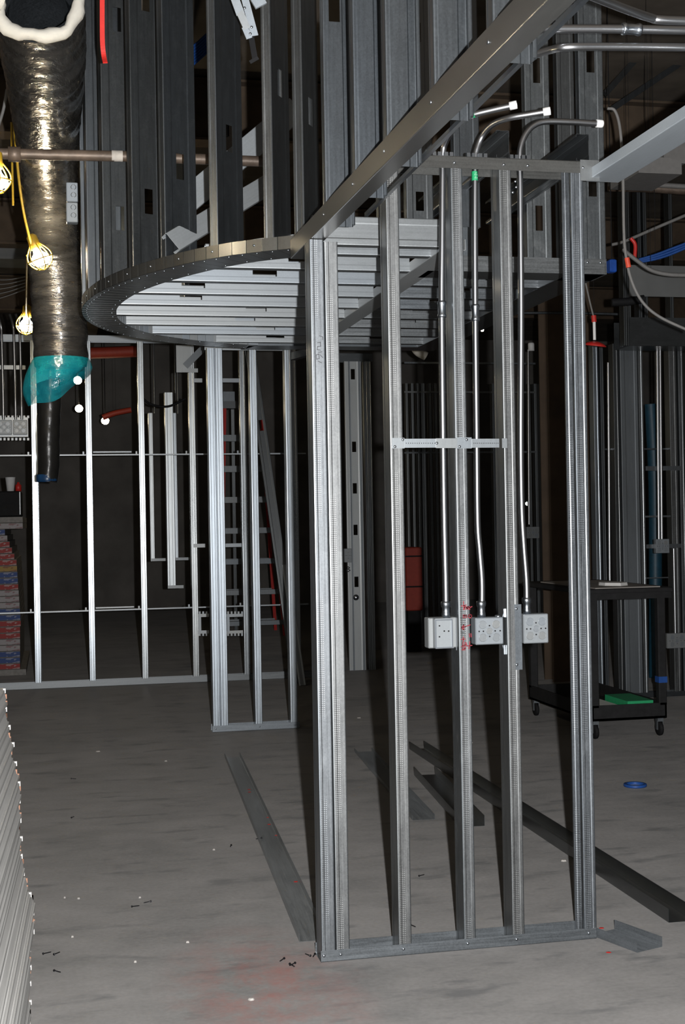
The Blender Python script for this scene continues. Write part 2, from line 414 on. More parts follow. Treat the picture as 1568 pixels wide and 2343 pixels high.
# dark pencil figures high on the corner stud, red marker note on the middle stud
PENCIL = plain('dark_pencil', (0.05, 0.05, 0.055), 0.7); REDINK = plain('red_marker_ink', (0.22, 0.006, 0.016), 0.6, 0, 0.1)
GREENL = plain('green_label', (0.02, 0.33, 0.13), 0.5, 0, 0.1); WHITE = plain('white_plastic', (0.82, 0.82, 0.82), 0.45, 0, 0.04)
def strokes(name, parent, lines, tf, wpx, mat, Y):
    mb = MB()
    for ln in lines:
        P = [at(*tf(*p), Y=Y) for p in ln]
        for a, b in zip(P, P[1:]):
            if (b-a).length < 1e-5: continue
            d = (b-a).normalized(); s = d.cross(VY).normalized()*wpx/700/2; e = d*wpx/1400
            mb.add([a-e-s, b+e-s, b+e+s, a-e+s, a-e-s+VY*0.0005, b+e-s+VY*0.0005, b+e+s+VY*0.0005, a-e+s+VY*0.0005],
                   [(0,1,2,3),(4,7,6,5),(0,4,5,1),(1,5,6,2),(2,6,7,3),(3,7,4,0)])
    return build(mb, name, [mat], parent)
tz = lambda x, y: (900+x/3.92, 1340+y/3.92)
note = [[(632,143),(633,216)], [(612,184),(654,174)], [(641,178),(643,214)], [(642,196),(652,186),(658,196),(659,212)],
        [(664,202),(678,196),(674,186),(664,192),(664,208),(680,210)], [(686,190),(687,213)], [(687,198),(706,188)],
        [(629,262),(630,289)], [(630,268),(640,262),(644,272),(645,288)], [(645,268),(655,262),(659,272),(660,288)],
        [(690,258),(676,264),(674,280),(690,290),(703,282),(704,266),(690,258)],
        [(690,352),(652,366),(614,378)], [(634,352),(614,378),(634,397)], [(634,352),(634,397)],
        [(682,432),(686,459)], [(698,432),(701,459)], [(630,460),(630,502)], [(613,482),(648,479)],
        [(626,508),(628,578)], [(615,545),(652,530)], [(645,508),(642,578)], [(618,576),(652,562)], [(656,512),(662,542),(706,536)], [(688,502),(680,566)]]
strokes('red_note', nf, note, tz, 2.1, REDINK, Y0-0.0012)
strokes('tick_mark', nf, [[(605,288),(628,289)], [(608,420),(632,421)], [(603,552),(630,552)]], tz, 1.2, PENCIL, Y0-0.0011)
sc = lambda x, y: (680+x/4.9, 440+y/4.9)
pz = lambda x, y: (x, y)
strokes('pencil_figure', nf, [[(731,768),(739,771),(739,777)], [(727,784),(733,783),(734,792),(727,793),(726,800),(733,801)], [(729,806),(737,805)],
        [(724,812),(730,810),(731,820),(725,822),(724,812)], [(733,812),(739,818)], [(728,826),(736,830)]], pz, 1.3, PENCIL, Y0-0.0011)

# ---- box support strap between the studs
st = thing('support_strap', 'flat perforated metal strap across the studs halfway up', 'bracket', tuple(at(1030, 1025, Y=Y0-0.003)))
def plate(name, parent, x0, y0, x1, y1, Y, th, mats, holes=()):
    a = at(x0, y0, Y=Y); b = at(x1, y1, Y=Y); mb = MB()
    mb.box((min(a.x, b.x), Y, min(a.z, b.z)), (max(a.x, b.x), Y+th, max(a.z, b.z)))
    return build(mb, name, mats, parent)
plate('strap_end', st, 897, 1002, 926, 1026, Y0-0.004, 0.002, [GBRT])
plate('strap_bar', st, 926, 1004, 1003, 1024, Y0-0.006, 0.003, [GBRT])
plate('strap_bar', st, 998, 1003, 1047, 1025, Y0-0.009, 0.003, [GBRT])
plate('strap_end', st, 1044, 1001, 1080, 1026, Y0-0.004, 0.002, [GBRT])
plate('strap_bar', st, 1080, 1004, 1143, 1024, Y0-0.006, 0.003, [GBRT])
plate('strap_end', st, 1149, 1003, 1161, 1025, Y0-0.004, 0.002, [GBRT])
DK = plain('black_hole_paint', (0.01, 0.01, 0.01), 0.8)
for x0, x1, yy in ((930, 995, 1014), (1085, 1140, 1014)):
    mb = MB(); n = 14
    for i in range(n):
        p = at(x0+(x1-x0)*i/(n-1), yy, Y=Y0-0.0065); mb.box((p.x-0.0012, p.y, p.z-0.0015), (p.x+0.0012, p.y+0.001, p.z+0.0015))
    build(mb, 'slot_row', [DK], st)['kind'] = 'stuff'
for p in ((904, 1022), (922, 1006), (1000, 1014), (1052, 1022), (1068, 1006)): screw(st, tuple(at(*p, Y=Y0-0.0085)), -VY, 0.006)
# ---- three steel boxes with knock-outs
KNOCK = galv('knockout_steel', 0.205, 0.27, 0.5, metal=0.35, streak=0.1, coat=0.5, bmp=0.04)
def knockout_box(x0, y0, x1, y1, Y, dep, label, group=None, ring=None):
    a = at(x0, y1, Y=Y); b = at(x1, y0, Y=Y); w = b.x-a.x; h = b.z-a.z
    t = thing('outlet_box', label, 'outlet box', (a.x+w/2, Y, a.z))
    mb = MB(); rot = frame((a.x, Y+dep, a.z), VX, VZ, -VY)      # local x right, y up, z toward the camera
    mb.box((0, 0, 0), (w, h, dep), 0, 0.003); body = build(mb, 'box_body', [BOXM], t, rot)
    k = min(w, h)
    for u, v in ((0.26, 0.26), (0.74, 0.26), (0.26, 0.74), (0.74, 0.74), (0.5, 0.5)) if not ring else ():
        r = k*0.155 if u != 0.5 else k*0.125
        m2 = MB(); m2.lathe([(r-0.0016, 0.0), (r-0.0016, 0.0012), (r-0.0006, 0.0016), (r, 0.0008), (r, 0.0)], 20, c=(u*w, v*h, dep-0.0002))
        m2.lathe([(0, 0.0004), (r-0.0016, 0.0004)], 20, c=(u*w, v*h, dep-0.0002))
        build(m2, 'knockout', [KNOCK], body, rot)
    for u, v in ((0.5, 0.3), (0.5, 0.7), (0.13, 0.5), (0.28, 0.5), (0.7, 0.5), (0.88, 0.5)) if not ring else ():
        m3 = MB(); m3.lathe([(0, 0.0008), (0.0028, 0.0006), (0.0028, -0.001)], 8, c=(u*w, v*h, dep)); build(m3, 'screw_hole', [HOLE], body, rot)
    return t, a, b
t1, a, b = knockout_box(981, 1412, 1046, 1484, Y0+0.035, 0.05, 'grey steel outlet box with raised cover, leftmost of the three', ring=True)
mb = MB(); p = at(996, 1484, Y=Y0+0.01); q = at(1036, 1414, Y=Y0+0.01); mb.box((p.x, Y0+0.004, p.z), (q.x, Y0+0.036, q.z)); 
build(mb, 'raised_cover', [BOXM], t1)
mb = MB(); p = at(999, 1481, Y=Y0+0.003); q = at(1033, 1419, Y=Y0+0.003)
for lo, hi in (((p.x-0.004, 0, p.z-0.004), (q.x+0.004, 0, p.z)), ((p.x-0.004, 0, q.z), (q.x+0.004, 0, q.z+0.004)), ((p.x-0.004, 0, p.z), (p.x, 0, q.z)), ((q.x, 0, p.z), (q.x+0.004, 0, q.z))):
    mb.box((lo[0], Y0-0.001, lo[2]), (hi[0], Y0+0.005, hi[2]))
build(mb, 'cover_rim', [ZINC], t1)
for px_ in ((1006, 1432), (1006, 1457), (1027, 1444), (1017, 1444)):
    c = at(*px_, Y=Y0+0.0035); mb = MB(); mb.lathe([(0, 0.0008), (0.0028, 0.0006), (0.0028, -0.001)], 8, c=c, ax=-VY); build(mb, 'screw_hole', [HOLE], t1)
mb = MB(); c = at(1057, 1450, Y=Y0+0.03); mb.box((c.x-0.02, Y0+0.03, c.z-0.055), (c.x+0.004, Y0+0.034, c.z+0.055)); build(mb, 'mounting_flange', [BOXM], t1)
t2, a, b = knockout_box(1089, 1412, 1152, 1476, Y0+0.018, 0.052, 'grey steel outlet box with round knock-outs, middle of the three')
for sx, y0_, y1_ in ((1154, 1393, 1412), (1154, 1476, 1497)):
    mb = MB(); c = at(sx, (y0_+y1_)/2, Y=Y0+0.02)
    mb.bar(at(sx, y0_, Y=Y0+0.02), at(sx+1, y1_, Y=Y0+0.02), 0.006, 0.002, VY); mb.bar(at(sx-4, y1_ if y0_ < 1440 else y0_, Y=Y0+0.02), at(sx, (y0_+y1_)/2, Y=Y0+0.02), 0.004, 0.002, VY)
    build(mb, 'clip_tail', [ZINC], t2)
mb = MB(); c = at(1140, 1409, Y=Y0+0.03); mb.lathe([(0, 0.004), (0.008, 0.004), (0.011, 0.0), (0.011, -0.002)], 12, c=c, ax=VZ); build(mb, 'knockout', [ZINC], t2)
t3, a, b = knockout_box(1199, 1404, 1255, 1473, Y0+0.02, 0.052, 'grey steel outlet box with round knock-outs, rightmost of the three')
pl = thing('box_bracket', 'long narrow mounting plate screwed to stud beside the rightmost outlet box', 'bracket', tuple(at(1187, 1532, Y=Y0-0.004)))
plate('plate', pl, 1178, 1383, 1196, 1532, Y0-0.0035, 0.0015, [GALV])
for p in ((1182, 1393), (1183, 1521)): screw(pl, tuple(at(*p, Y=Y0-0.004)), -VY, 0.006)

# ---- conduits of the frame
def conduit(name, pts, r, label, couplings=(), cap=None, green=(), conn=None, group=None, k=7):
    t = thing(name, label, 'conduit', tuple(pts[0]), group)
    mb = MB(); P = smooth(pts, k); mb.tube(P, r, 20); build(mb, 'pipe', [EMT], t)
    for c, d in couplings:
        d = Vector(d).normalized(); m2 = MB()
        m2.lathe([(r, -0.028), (r*1.35, -0.028), (r*1.5, -0.022), (r*1.35, -0.016), (r*1.25, -0.012), (r*1.28, 0.0), (r*1.25, 0.012), (r*1.35, 0.016), (r*1.5, 0.022), (r*1.35, 0.028), (r, 0.028)], 14, c=c, ax=d)
        build(m2, 'coupling', [ZINC], t)
    if cap:
        d = (P[-1]-P[-2]).normalized(); m3 = MB()
        m3.lathe([(r*0.72, 0.012), (r*1.25, 0.012), (r*1.3, 0.008), (r*1.3, -0.012), (r*1.05, -0.012)], 14, c=P[-1], ax=d)
        bu = build(m3, 'end_bushing', [WHITE], t)
        m4 = MB(); m4.lathe([(0, 0.002), (r*0.74, 0.002)], 14, c=P[-1], ax=d); build(m4, 'bore', [HOLE], bu)
    for g0, g1 in green:
        m5 = MB(); m5.tube([g0, g1], r*1.06, 12); lb = build(m5, 'green_label', [GREENL], t)
        m6 = MB(); d = (Vector(g1)-Vector(g0)); L = d.length; d.normalize(); s = d.cross(VY).normalized()
        for u, v, hl in ((0.25, -0.35, 0.1), (0.25, 0.2, 0.1), (0.42, 0.0, 0.06), (0.6, -0.3, 0.08), (0.62, 0.25, 0.1), (0.78, -0.05, 0.08)):
            m6.obox(Vector(g0)+d*L*u+s*r*v-VY*(r*1.06*math.sqrt(max(0, 1-v*v))), d, s, VY, L*hl*0.4, r*0.09, 0.0004)
        build(m6, 'label_print', [WHITE], lb)
    if conn is not None:
        m7 = MB(); z = conn
        m7.lathe([(r*1.0, 0.055), (r*1.5, 0.055), (r*1.6, 0.047), (r*1.5, 0.038), (r*1.25, 0.034), (r*1.25, 0.018), (r*1.4, 0.014), (r*1.4, 0.0), (0, 0)], 14, c=z)
        build(m7, 'box_connector', [ZINC], t)
    return t
YC = Y0+0.045
c = lambda x, y, Y=YC: at(x, y, Y=Y)
ztop = 2.80
conduit('conduit', [c(1021,1404), c(1020,1330), c(1017,1200), c(1014,1000), c(1011,710), c(1012,560), c(1013,400), c(1014,352), at(1018,330,Y=YC-0.01), at(1030,306,Y=YC-0.05), at(1052,278,Y=YC-0.12), at(1078,264,Y=YC-0.16), at(1125,252,Y=4.22), at(1175,241,Y=4.187)],
        0.0106, 'silver conduit rising from the leftmost outlet box, bent toward a white end cap', [(c(1011.5,708), VZ)], True, [(at(1074,264,Y=YC-0.155), at(1088,261,Y=YC-0.17))], c(1021,1413))
conduit('conduit', [c(1103,1402), c(1103,1330), c(1098,1262), c(1093,1190), c(1091,1000), c(1088,720), c(1087,500), c(1088,375), c(1091,345), at(1104,312,Y=YC-0.01), at(1128,285,Y=YC-0.06), at(1165,270,Y=YC-0.12), at(1210,262,Y=4.26), at(1252,255,Y=4.234)],
        0.0106, 'silver conduit rising from the middle outlet box with a green label near its top', [(c(1088,716), VZ)], True, [(c(1087,414), c(1087,393))], c(1102,1412))
conduit('conduit', [c(1206,1392), c(1205,1330), c(1199,1250), c(1194,1160), c(1192,1000), c(1193,700), c(1191,450), c(1190,370), c(1192,338), c(1203,308), c(1222,287), c(1250,278), c(1310,279), c(1372,283)],
        0.0106, 'silver conduit rising from the rightmost outlet box, bent level to the right', [], True, (), c(1206,1404))
for i, (x, y) in enumerate(((1012, 356), (1090, 362), (1188, 365))):
    p = c(x, y, Y0+0.03); mb = MB()
    for dx in (-0.03, -0.012, 0.012, 0.03): mb.box((p.x+dx-0.006, p.y-0.012, 2.669), (p.x+dx+0.006, p.y+0.004, 2.686))
    mb.box((p.x-0.036, p.y-0.010, 2.669), (p.x+0.036, p.y+0.002, 2.674))
    tag(build(mb, 'conduit_strap', [ZINC]), ('small clamp on the header holding the left conduit', 'small clamp on the header holding the middle conduit', 'small clamp on the header holding the right conduit')[i], 'clamp')
# conduits crossing at the upper right
conduit('conduit', [at(1195,66,Y=3.5), at(1300,66,Y=3.5), at(1445,67,Y=3.5), at(1640,71,Y=3.5)], 0.0118, 'straight silver conduit with a shiny coupling, upper right', [(at(1445,67,Y=3.5), VX)])
conduit('conduit', [at(1190,140,Y=3.62), at(1222,126,Y=3.6), at(1262,114,Y=3.55), at(1300,108,Y=3.5), at(1400,107,Y=3.5), at(1640,109,Y=3.5)], 0.0108, 'silver conduit with a gentle bend, lowest of the three upper right')
conduit('conduit', [at(1340,-15,Y=3.3), at(1385,3,Y=3.35), at(1440,24,Y=3.4), at(1490,41,Y=3.45), at(1520,46,Y=3.45), at(1640,49,Y=3.45)], 0.0118, 'silver conduit sloping down from behind the beam, topmost of the three upper right')

# ================================================================== FASCIA OVER THE BEAM (left of the corner post, running toward the viewer)
ff = thing('fascia_frame', 'row of studs standing on the diagonal overhead beam above the corner post', 'wall frame', (0.93, 3.0, H))
ZB = 2.376
fd_ = Vector((0.019, -1, 0)).normalized(); fr_ = Vector((1, 0.019, 0)).normalized()
def fpt(y, off=0.0): return Vector((0.842+(4.47-y)*0.019+off, y, ZB))
mb = MB(); sheet(mb, rounded([(0, 0.066), (0, 0), (0.05, 0)], 0.003, 2), [0.0, 0.8, 1.6, 2.4, 3.2, 3.72], -0.0014)
build(mb, 'beam_angle', [GBEAM], ff, frame(fpt(4.72), fr_, VZ, fd_) if fr_.cross(VZ).dot(fd_) > 0 else frame(fpt(4.72), VZ, fr_, VZ.cross(fr_)))
TOP = 4.55
for i, y in enumerate((4.19, 3.80, 3.45, 3.03, 2.63, 2.23, 1.83)):
    stud('stud', ff, fpt(y, 0.0016)-VZ*0.004+VZ*0.006, fd_, TOP-ZB-0.01, w=0.096, holes=((0.7, 1.3), (0.70, 1.25), (0.86, 1.5), (1.05,), (0.85,), (0.8,), (0.8,))[i], mats=[GDARK, GDARK])
    screw(ff, fpt(y-0.02, -0.0008)+VZ*0.035, -VX, 0.005)
p0 = at(1100, 213, Z=H+0.04)
mb = MB(); mb.box((1.024, 1.2, H+0.034), (1.036, 4.36, H+0.046)); build(mb, 'bracing_bar', [GDARK], ff)
# right-hand beam and the joists lying on the header
rb = thing('right_beam', 'bright overhead track running toward the viewer at the upper right', 'beam', (1.88, 3.0, 2.625))
track('beam_track', rb, (1.955, 1.2, 2.612), VY, VZ, Y0+0.05-1.2, 0.122, 0.036, [GPALE])
mb = MB(); mb.box((1.79, Y0-0.004, 2.60), (1.86, Y0-0.002, 2.672)); build(mb, 'corner_plate', [GBRT], rb)
jl = ('open-ended ceiling joist resting on the header beside the middle conduit bend', 'open-ended ceiling joist resting on the header right end')
for i, (x0, x1) in enumerate(((1.492, 1.540), (1.782, 1.829))):
    o = inst(stud_mesh(1.0, 0.095, 0.047, (), False, [GDARK, GDARK]), 'ceiling_joist', frame((x1, Y0+0.01, 2.67), -VX, VZ, VY)); tag(o, jl[i], 'joist')

# ================================================================== CURVED SOFFIT
so = thing('curved_soffit', 'rounded drum-like soffit of galvanized studs hanging left of the corner post', 'soffit', (0.9, 5.9, H))
raw = [(0.905,4.705),(0.80,4.775),(0.66,4.88),(0.53,5.03),(0.43,5.19),(0.345,5.35),(0.272,5.52),(0.208,5.72),(0.158,5.98),(0.142,6.25),(0.178,6.58),(0.285,6.90),(0.436,7.13),(0.66,7.33),(0.88,7.46),(1.08,7.52)]
cv = smooth([(x, y, 0) for x, y in raw], 14)
acc = [0.0]
for a, b in zip(cv, cv[1:]): acc.append(acc[-1]+(b-a).length)
def curve_at(s):
    for i in range(len(cv)-1):
        if acc[i+1] >= s or i == len(cv)-2:
            t = (s-acc[i])/max(1e-9, acc[i+1]-acc[i]); return cv[i].lerp(cv[i+1], t)
NSEG = int(acc[-1]/0.062); SEG = acc[-1]/NSEG
def fr(s):
    p = curve_at(s); a = curve_at(max(0, s-0.09)); b = curve_at(min(acc[-1], s+0.09)); t = (b-a).normalized()   # front -> back
    return p, t, Vector((-t.y, t.x, 0))*(1 if True else -1)
# travelling front -> left -> back the outside lies to the left-hand side facing -X: left normal of t=(-,+) is (-t.y, t.x) ; outward = that
TW = 0.155
def outward(s):
    p, t, n = fr(s)
    c = Vector((1.25, 6.1, 0))
    if n.dot(p-c) < 0: n = -n
    return p, t, n
rivets = MB()
inner = []
for i in range(NSEG):
    s0, s1 = i*SEG+0.0012, (i+1)*SEG-0.0012
    mb = MB(); A, ta, na = outward(s0); B, tb, nb = outward(s1); a2 = A-na*TW; b2 = B-nb*TW
    inner.append(a2)
    z0, z1, th = H, H+0.047, 0.0014
    def wall(P, Q, n1, n2):
        P2, Q2 = P-n1*th, Q-n2*th
        mb.add([(P.x,P.y,z0),(Q.x,Q.y,z0),(Q.x,Q.y,z1),(P.x,P.y,z1),(P2.x,P2.y,z0),(Q2.x,Q2.y,z0),(Q2.x,Q2.y,z1),(P2.x,P2.y,z1)],
               [(0,1,2,3),(4,7,6,5),(0,4,5,1),(1,5,6,2),(2,6,7,3),(3,7,4,0)])
    wall(A, B, na, nb)
    mb.add([(A.x,A.y,z0),(B.x,B.y,z0),(b2.x,b2.y,z0),(a2.x,a2.y,z0),(A.x,A.y,z0+th),(B.x,B.y,z0+th),(b2.x,b2.y,z0+th),(a2.x,a2.y,z0+th)],
           [(0,3,2,1),(4,5,6,7),(0,1,5,4),(1,2,6,5),(2,3,7,6),(3,0,4,7)])
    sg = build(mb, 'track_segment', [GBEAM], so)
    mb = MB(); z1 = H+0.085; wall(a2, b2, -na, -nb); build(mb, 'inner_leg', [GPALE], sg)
    mid = (A+B)/2
    rivets.lathe([(0, 0.003), (0.004, 0.0015), (0.004, 0)], 6, c=(mid-na*0.022)+VZ*H, ax=-VZ)
    if i % 2: rivets.lathe([(0, 0.003), (0.004, 0.0015), (0.004, 0)], 6, c=(mid-na*(TW-0.02))+VZ*H, ax=-VZ)
    if i % 3 == 0: rivets.lathe([(0, 0.003), (0.0045, 0.0015), (0.0045, 0)], 6, c=mid+VZ*(H+0.025), ax=na)
build(rivets, 'rivet_head', [ZINC], so)['kind'] = 'stuff'
def inner_x(y):
    best = None
    for a, b in zip(inner, inner[1:]):
        if (a.y-y)*(b.y-y) <= 0 and abs(a.y-b.y) > 1e-6:
            x = a.x+(b.x-a.x)*(y-a.y)/(b.y-a.y); best = x if best is None else min(best, x)
    return best if best is not None else 0.95
# studs round the rim
def near_s(p):
    return min((((curve_at(k*0.02)-Vector((p[0], p[1], 0))).length, k*0.02) for k in range(int(acc[-1]/0.02))))[1]
RIM = [((0.886, 4.72), (0.5, 1.1)), ((0.792, 4.79), (0.62, 1.2)), ((0.612, 4.95), (0.45, 1.15)), ((0.45, 5.18), (0.40, 1.1)), ((0.325, 5.39), (0.31, 1.12)), ((0.232, 5.67), (0.30, 1.13)), ((0.172, 5.95), (0.5,)), ((0.146, 6.2), (0.6,)),
       ((0.19, 6.62), (0.45, 1.2)), ((0.33, 6.98), (0.45, 1.2)), ((0.6, 7.28), (0.45, 1.2)), ((0.95, 7.48), (0.45, 1.2))]
for i, (p, hl) in enumerate(RIM):
    s = near_s(p); P, t, n = outward(s); t = -t            # t now points toward the front
    ux = t; uy = -n
    if ux.cross(uy).z < 0: continue
    q = P - n*0.0018
    inst(stud_mesh(TOP-H-0.01, 0.150, 0.041, hl, True, [GDARK, GALV if i in (1, 2, 7) else GDARK]), 'stud', frame((q-ux*0.041)+VZ*(H+0.003), ux, uy, VZ), so)
# purlins, front edge channel, cross track, perimeter
PY = [4.845+0.305*i for i in range(9)]
for i, y in enumerate(PY):
    xl = max(inner_x(y)-0.05, 0.2); L = 1.388-xl
    hs = [h for h in ((1.388-(1.02-0.0*i))-0.0, ) if 0.1 < h < L-0.1]
    hx = (0.94, 0.955, 0.86, 0.60, 0.62, 0.96, 0.95, 1.1, 1.2)[i]
    inst(stud_mesh(L, 0.092, 0.041, tuple(h for h in (hx-xl, ) if 0.12 < h < L-0.12), False, [GBRT, GBRT], 0.04, 0.1, 0.011, 0.0002), 'purlin', frame((xl, y, H+0.003), VY, VZ, VX), so)
    if y > 5.2: inst(stud_mesh(0.56, 0.092, 0.041, (0.3,), False, [GALV, GALV], 0.036, 0.1, 0.011, 0.0002), 'purlin', frame((1.478, y, H+0.003), VY, VZ, VX), so)  # right-hand purlins take the darker steel, their shade put into colour
inst(stud_mesh(0.47, 0.104, 0.041, (), False, [GBRT, GBRT]), 'edge_channel', frame((0.915, 4.70, H+0.008), VY, VZ, VX), so)
track('cross_track', so, (1.478, 4.70, H), VY, VZ, 2.75, 0.09, 0.04, [GPALE])
mb = MB(); mb.box((1.41, 4.72, H+0.095), (1.445, 7.4, H+0.099)); mb.box((1.41, 4.72, H+0.095), (1.412, 7.4, H+0.125)); build(mb, 'upper_angle', [GALV], so)
for y in (5.3, 6.1): 
    mb = MB(); mb.box((1.40, y, H+0.002), (1.404, y+0.05, H+0.11)); build(mb, 'clip', [GBRT], so)
track('front_track', so, (1.45, 5.10, H), VX, VZ, 0.745, 0.155, 0.062, [GALV])
track('side_track', so, (2.19, 5.10, H), VY, VZ, 2.4, 0.155, 0.045, [GDARK])
track('back_track', so, (1.07, 7.40, H), VX, VZ, 1.1, 0.155, 0.045, [GDARK])
for k, (x, hl, mt) in enumerate(((1.567, (0.5,), GDUST), (1.862, (0.16, 0.75), GDUST), (1.998, (0.4, 1.2), GDARK), (2.092, (0.36, 0.86, 1.3), GDUST))):
    w = 0.105 if k in (1, 3) else 0.07
    if k == 2: w = 0.075
    inst(stud_mesh(TOP-H-0.07, w, 0.041, hl, False, [mt, mt], 0.03 if k != 3 else 0.034, 0.1), 'stud', frame((x, 5.105, H+0.06 if k != 3 else H+0.003), VY, VX*-1, VZ) if False else frame((x+w, 5.105, H+0.06 if k != 3 else H+0.004), VY, -VX, VZ), so)
inst(stud_mesh(TOP-H-0.07, 0.085, 0.041, (0.8,), False, [GDARK, GDARK]), 'stud', frame((1.82, 5.6, H+0.06), VY, -VX, VZ), so)
for x0, x1, y in ((866, 918, 4.76), (930, 992, 4.78), (1040, 1100, 4.82)):
    a = at(x0, 450, Y=y).x; b = at(x1, 450, Y=y).x
    inst(stud_mesh(TOP-H-0.12, b-a, 0.041, (0.03+0.05, 0.7) if x0 == 930 else (0.7,), False, [GDARK, GDARK], 0.03, 0.07), 'stud', frame((b, y, H+0.113), VY, -VX, VZ), so)
for p in ((1345, 600), (1375, 601)): screw(so, tuple(at(*p, Y=5.097)), -VY, 0.007)
# sloping brace channels inside the drum
def brace(p0, p1, Ya, Yb, w, label, holes=()):
    a = at(*p0, Y=Ya); b = at(*p1, Y=Yb); d = (b-a); L = d.length; d.normalize()
    ux = (VY-d*d.dot(VY)).normalized(); o = inst(stud_mesh(L, w, 0.03, holes, False, [GPALE, GPALE], 0.026, 0.085, 0.011, 0.0003), 'brace_channel', frame(a, ux, d.cross(ux), d)); return tag(o, label, 'channel')
brace((412, 572), (660, 418), 5.15, 5.80, 0.082, 'thick sloping steel channel with a slot inside the drum, nearest the rim', (0.50,))
brace((425, 500), (700, 265), 5.9, 6.2, 0.11, 'upper sloping steel channel inside the drum behind the rusty pipe', (0.36,))
# ================================================================== INSULATED DUCT, PLASTIC, LAMPS (upper left)
def foil():
    t = NT('black_foil_jacket')
    a = t.noise(7, 5, 0.65, t.mapped((0.6, 0.6, 3.2))); b = t.noise(26, 4, 0.6, t.mapped((0.5, 0.5, 2.6)))
    t.col(t.ramp(a, [(0.3, (0.06, 0.057, 0.054)), (0.7, (0.15, 0.144, 0.138))])); t.set(Roughness=t.ramp(b, [(0.3, 0.22), (0.7, 0.36)]), Metallic=0.75)
    t.b.inputs['Coat Weight'].default_value = 0.6; t.b.inputs['Coat Roughness'].default_value = 0.12
    t.bump(t.math('ADD', a, t.math('MULTIPLY', b, 0.25)), 0.55, 0.035); return t.m
FOIL = foil()
WOOL = plain('white_insulation_wool', (0.50, 0.48, 0.43), 0.95, 0, 0.1, 14, 0.5)
RUST = plain('rusty_pipe_steel', (0.115, 0.085, 0.065), 0.5, 0.3, 0.5, 14, 0.3)
BLACKP = plain('black_plastic', (0.012, 0.012, 0.013), 0.7, 0, 0.2, spec=0.15)
YELP = plain('yellow_plastic', (0.42, 0.26, 0.02), 0.45, 0, 0.1)
REDP = plain('red_plastic', (0.55, 0.025, 0.02), 0.45, 0, 0.12)
BLUEP = plain('blue_cable_jacket', (0.015, 0.07, 0.28), 0.45, 0, 0.15)
GRYCAB = plain('grey_cable_jacket', (0.17, 0.165, 0.16), 0.6, 0, 0.12)
def duct(name, path, rad, label, mats, origin, wob=0.0):
    t = thing(name, label, 'duct', origin); P = smooth(path, 16); n = 40; R = []
    vs = []; fs = []; u = None; N = len(P); L = 0.0
    rnd = [random.uniform(0, 6.28) for _ in range(12)]
    for i, p in enumerate(P):
        tt = (P[min(i+1, N-1)]-P[max(i-1, 0)]).normalized()
        if u is None: u = tt.orthogonal().normalized()
        u = (u-tt*u.dot(tt)).normalized(); w = tt.cross(u)
        if i: L += (p-P[i-1]).length
        f = i/(N-1)*(len(rad)-1); k = min(int(f), len(rad)-2); r0 = rad[k]+(rad[k+1]-rad[k])*(f-k)
        for k in range(n):
            a = 2*math.pi*k/n
            ring = math.sin(L*2*math.pi/0.115+0.5*math.sin(2*a+rnd[0]))
            cr = 0.5*math.sin(5*a+L*9+rnd[1])+0.35*math.sin(9*a-L*23+rnd[2])+0.3*math.sin(3*a+L*41+rnd[3])+0.25*math.sin(14*a+L*67+rnd[4])
            r = r0*(1+wob*(0.9*ring+0.55*cr))
            vs.append(p+(u*math.cos(a)+w*math.sin(a))*r)
    for i in range(N-1):
        for k in range(n): fs.append((i*n+k, i*n+(k+1)%n, (i+1)*n+(k+1)%n, (i+1)*n+k))
    mb = MB(); mb.add(vs, fs, 0, True); build(mb, 'foil_jacket', mats, t)
    return t, P
dp = [at(88, -2, D=5.0), at(100, 130, D=5.45), at(106, 260, D=6.0), at(112, 400, D=6.7), at(122, 540, D=7.15), at(130, 640, D=7.25), at(137, 740, D=7.3), at(140, 838, D=7.3)]
du, DP = duct('flexible_duct', dp, [0.168, 0.166, 0.150, 0.140, 0.137, 0.143, 0.147, 0.142], 'large black foil-wrapped flexible duct hanging down with its cut end showing white wool', [FOIL], dp[-1], 0.022)
ax = (DP[0]-DP[2]).normalized(); u = ax.cross(VZ).normalized(); w = u.cross(ax)
vs = []; fs = []; n = 44; m = 10
for i in range(n):
    a = 2*math.pi*i/n
    rr = 0.151+0.006*math.sin(5*a)+0.004*math.sin(11*a+1); th = 0.024+0.004*math.sin(7*a+2)
    if math.cos(a) > 0.6 : th += 0.013*(math.cos(a)-0.6)/0.4; rr += 0.014
    for j in range(m):
        b = 2*math.pi*j/m
        vs.append(DP[0]+ax*(0.006+0.028*math.sin(b))+(u*math.cos(a)+w*math.sin(a))*(rr+th*math.cos(b)))
for i in range(n):
    for j in range(m): fs.append((i*m+j, ((i+1)%n)*m+j, ((i+1)%n)*m+(j+1)%m, i*m+(j+1)%m))
mb = MB(); mb.add(vs, fs, 0, True); build(mb, 'insulation_edge', [WOOL], du)
vs = []; fs = []
Pt = smooth([DP[0]+u*0.12+ax*0.03-w*0.02, DP[0]+u*0.185+ax*0.05-w*0.005, DP[0]+u*0.225+ax*0.055-w*0.03, DP[0]+u*0.232+ax*0.05-w*0.075], 6)
mb = MB(); mb.tube(Pt, [0.05+0.012*math.sin(i*1.9)-0.022*(i/len(Pt)) for i in range(len(Pt))], 14); build(mb, 'wool_tuft', [WOOL], du)
mb = MB(); mb.lathe([(0.134, 0.02), (0.129, 0.0), (0.131, -0.06), (0.127, -0.065), (0.131, -0.07), (0.130, -0.15), (0.126, -0.155), (0.130, -0.16), (0.129, -0.5)], 40, c=DP[0], ax=ax)
build(mb, 'inner_liner', [GALV], du)
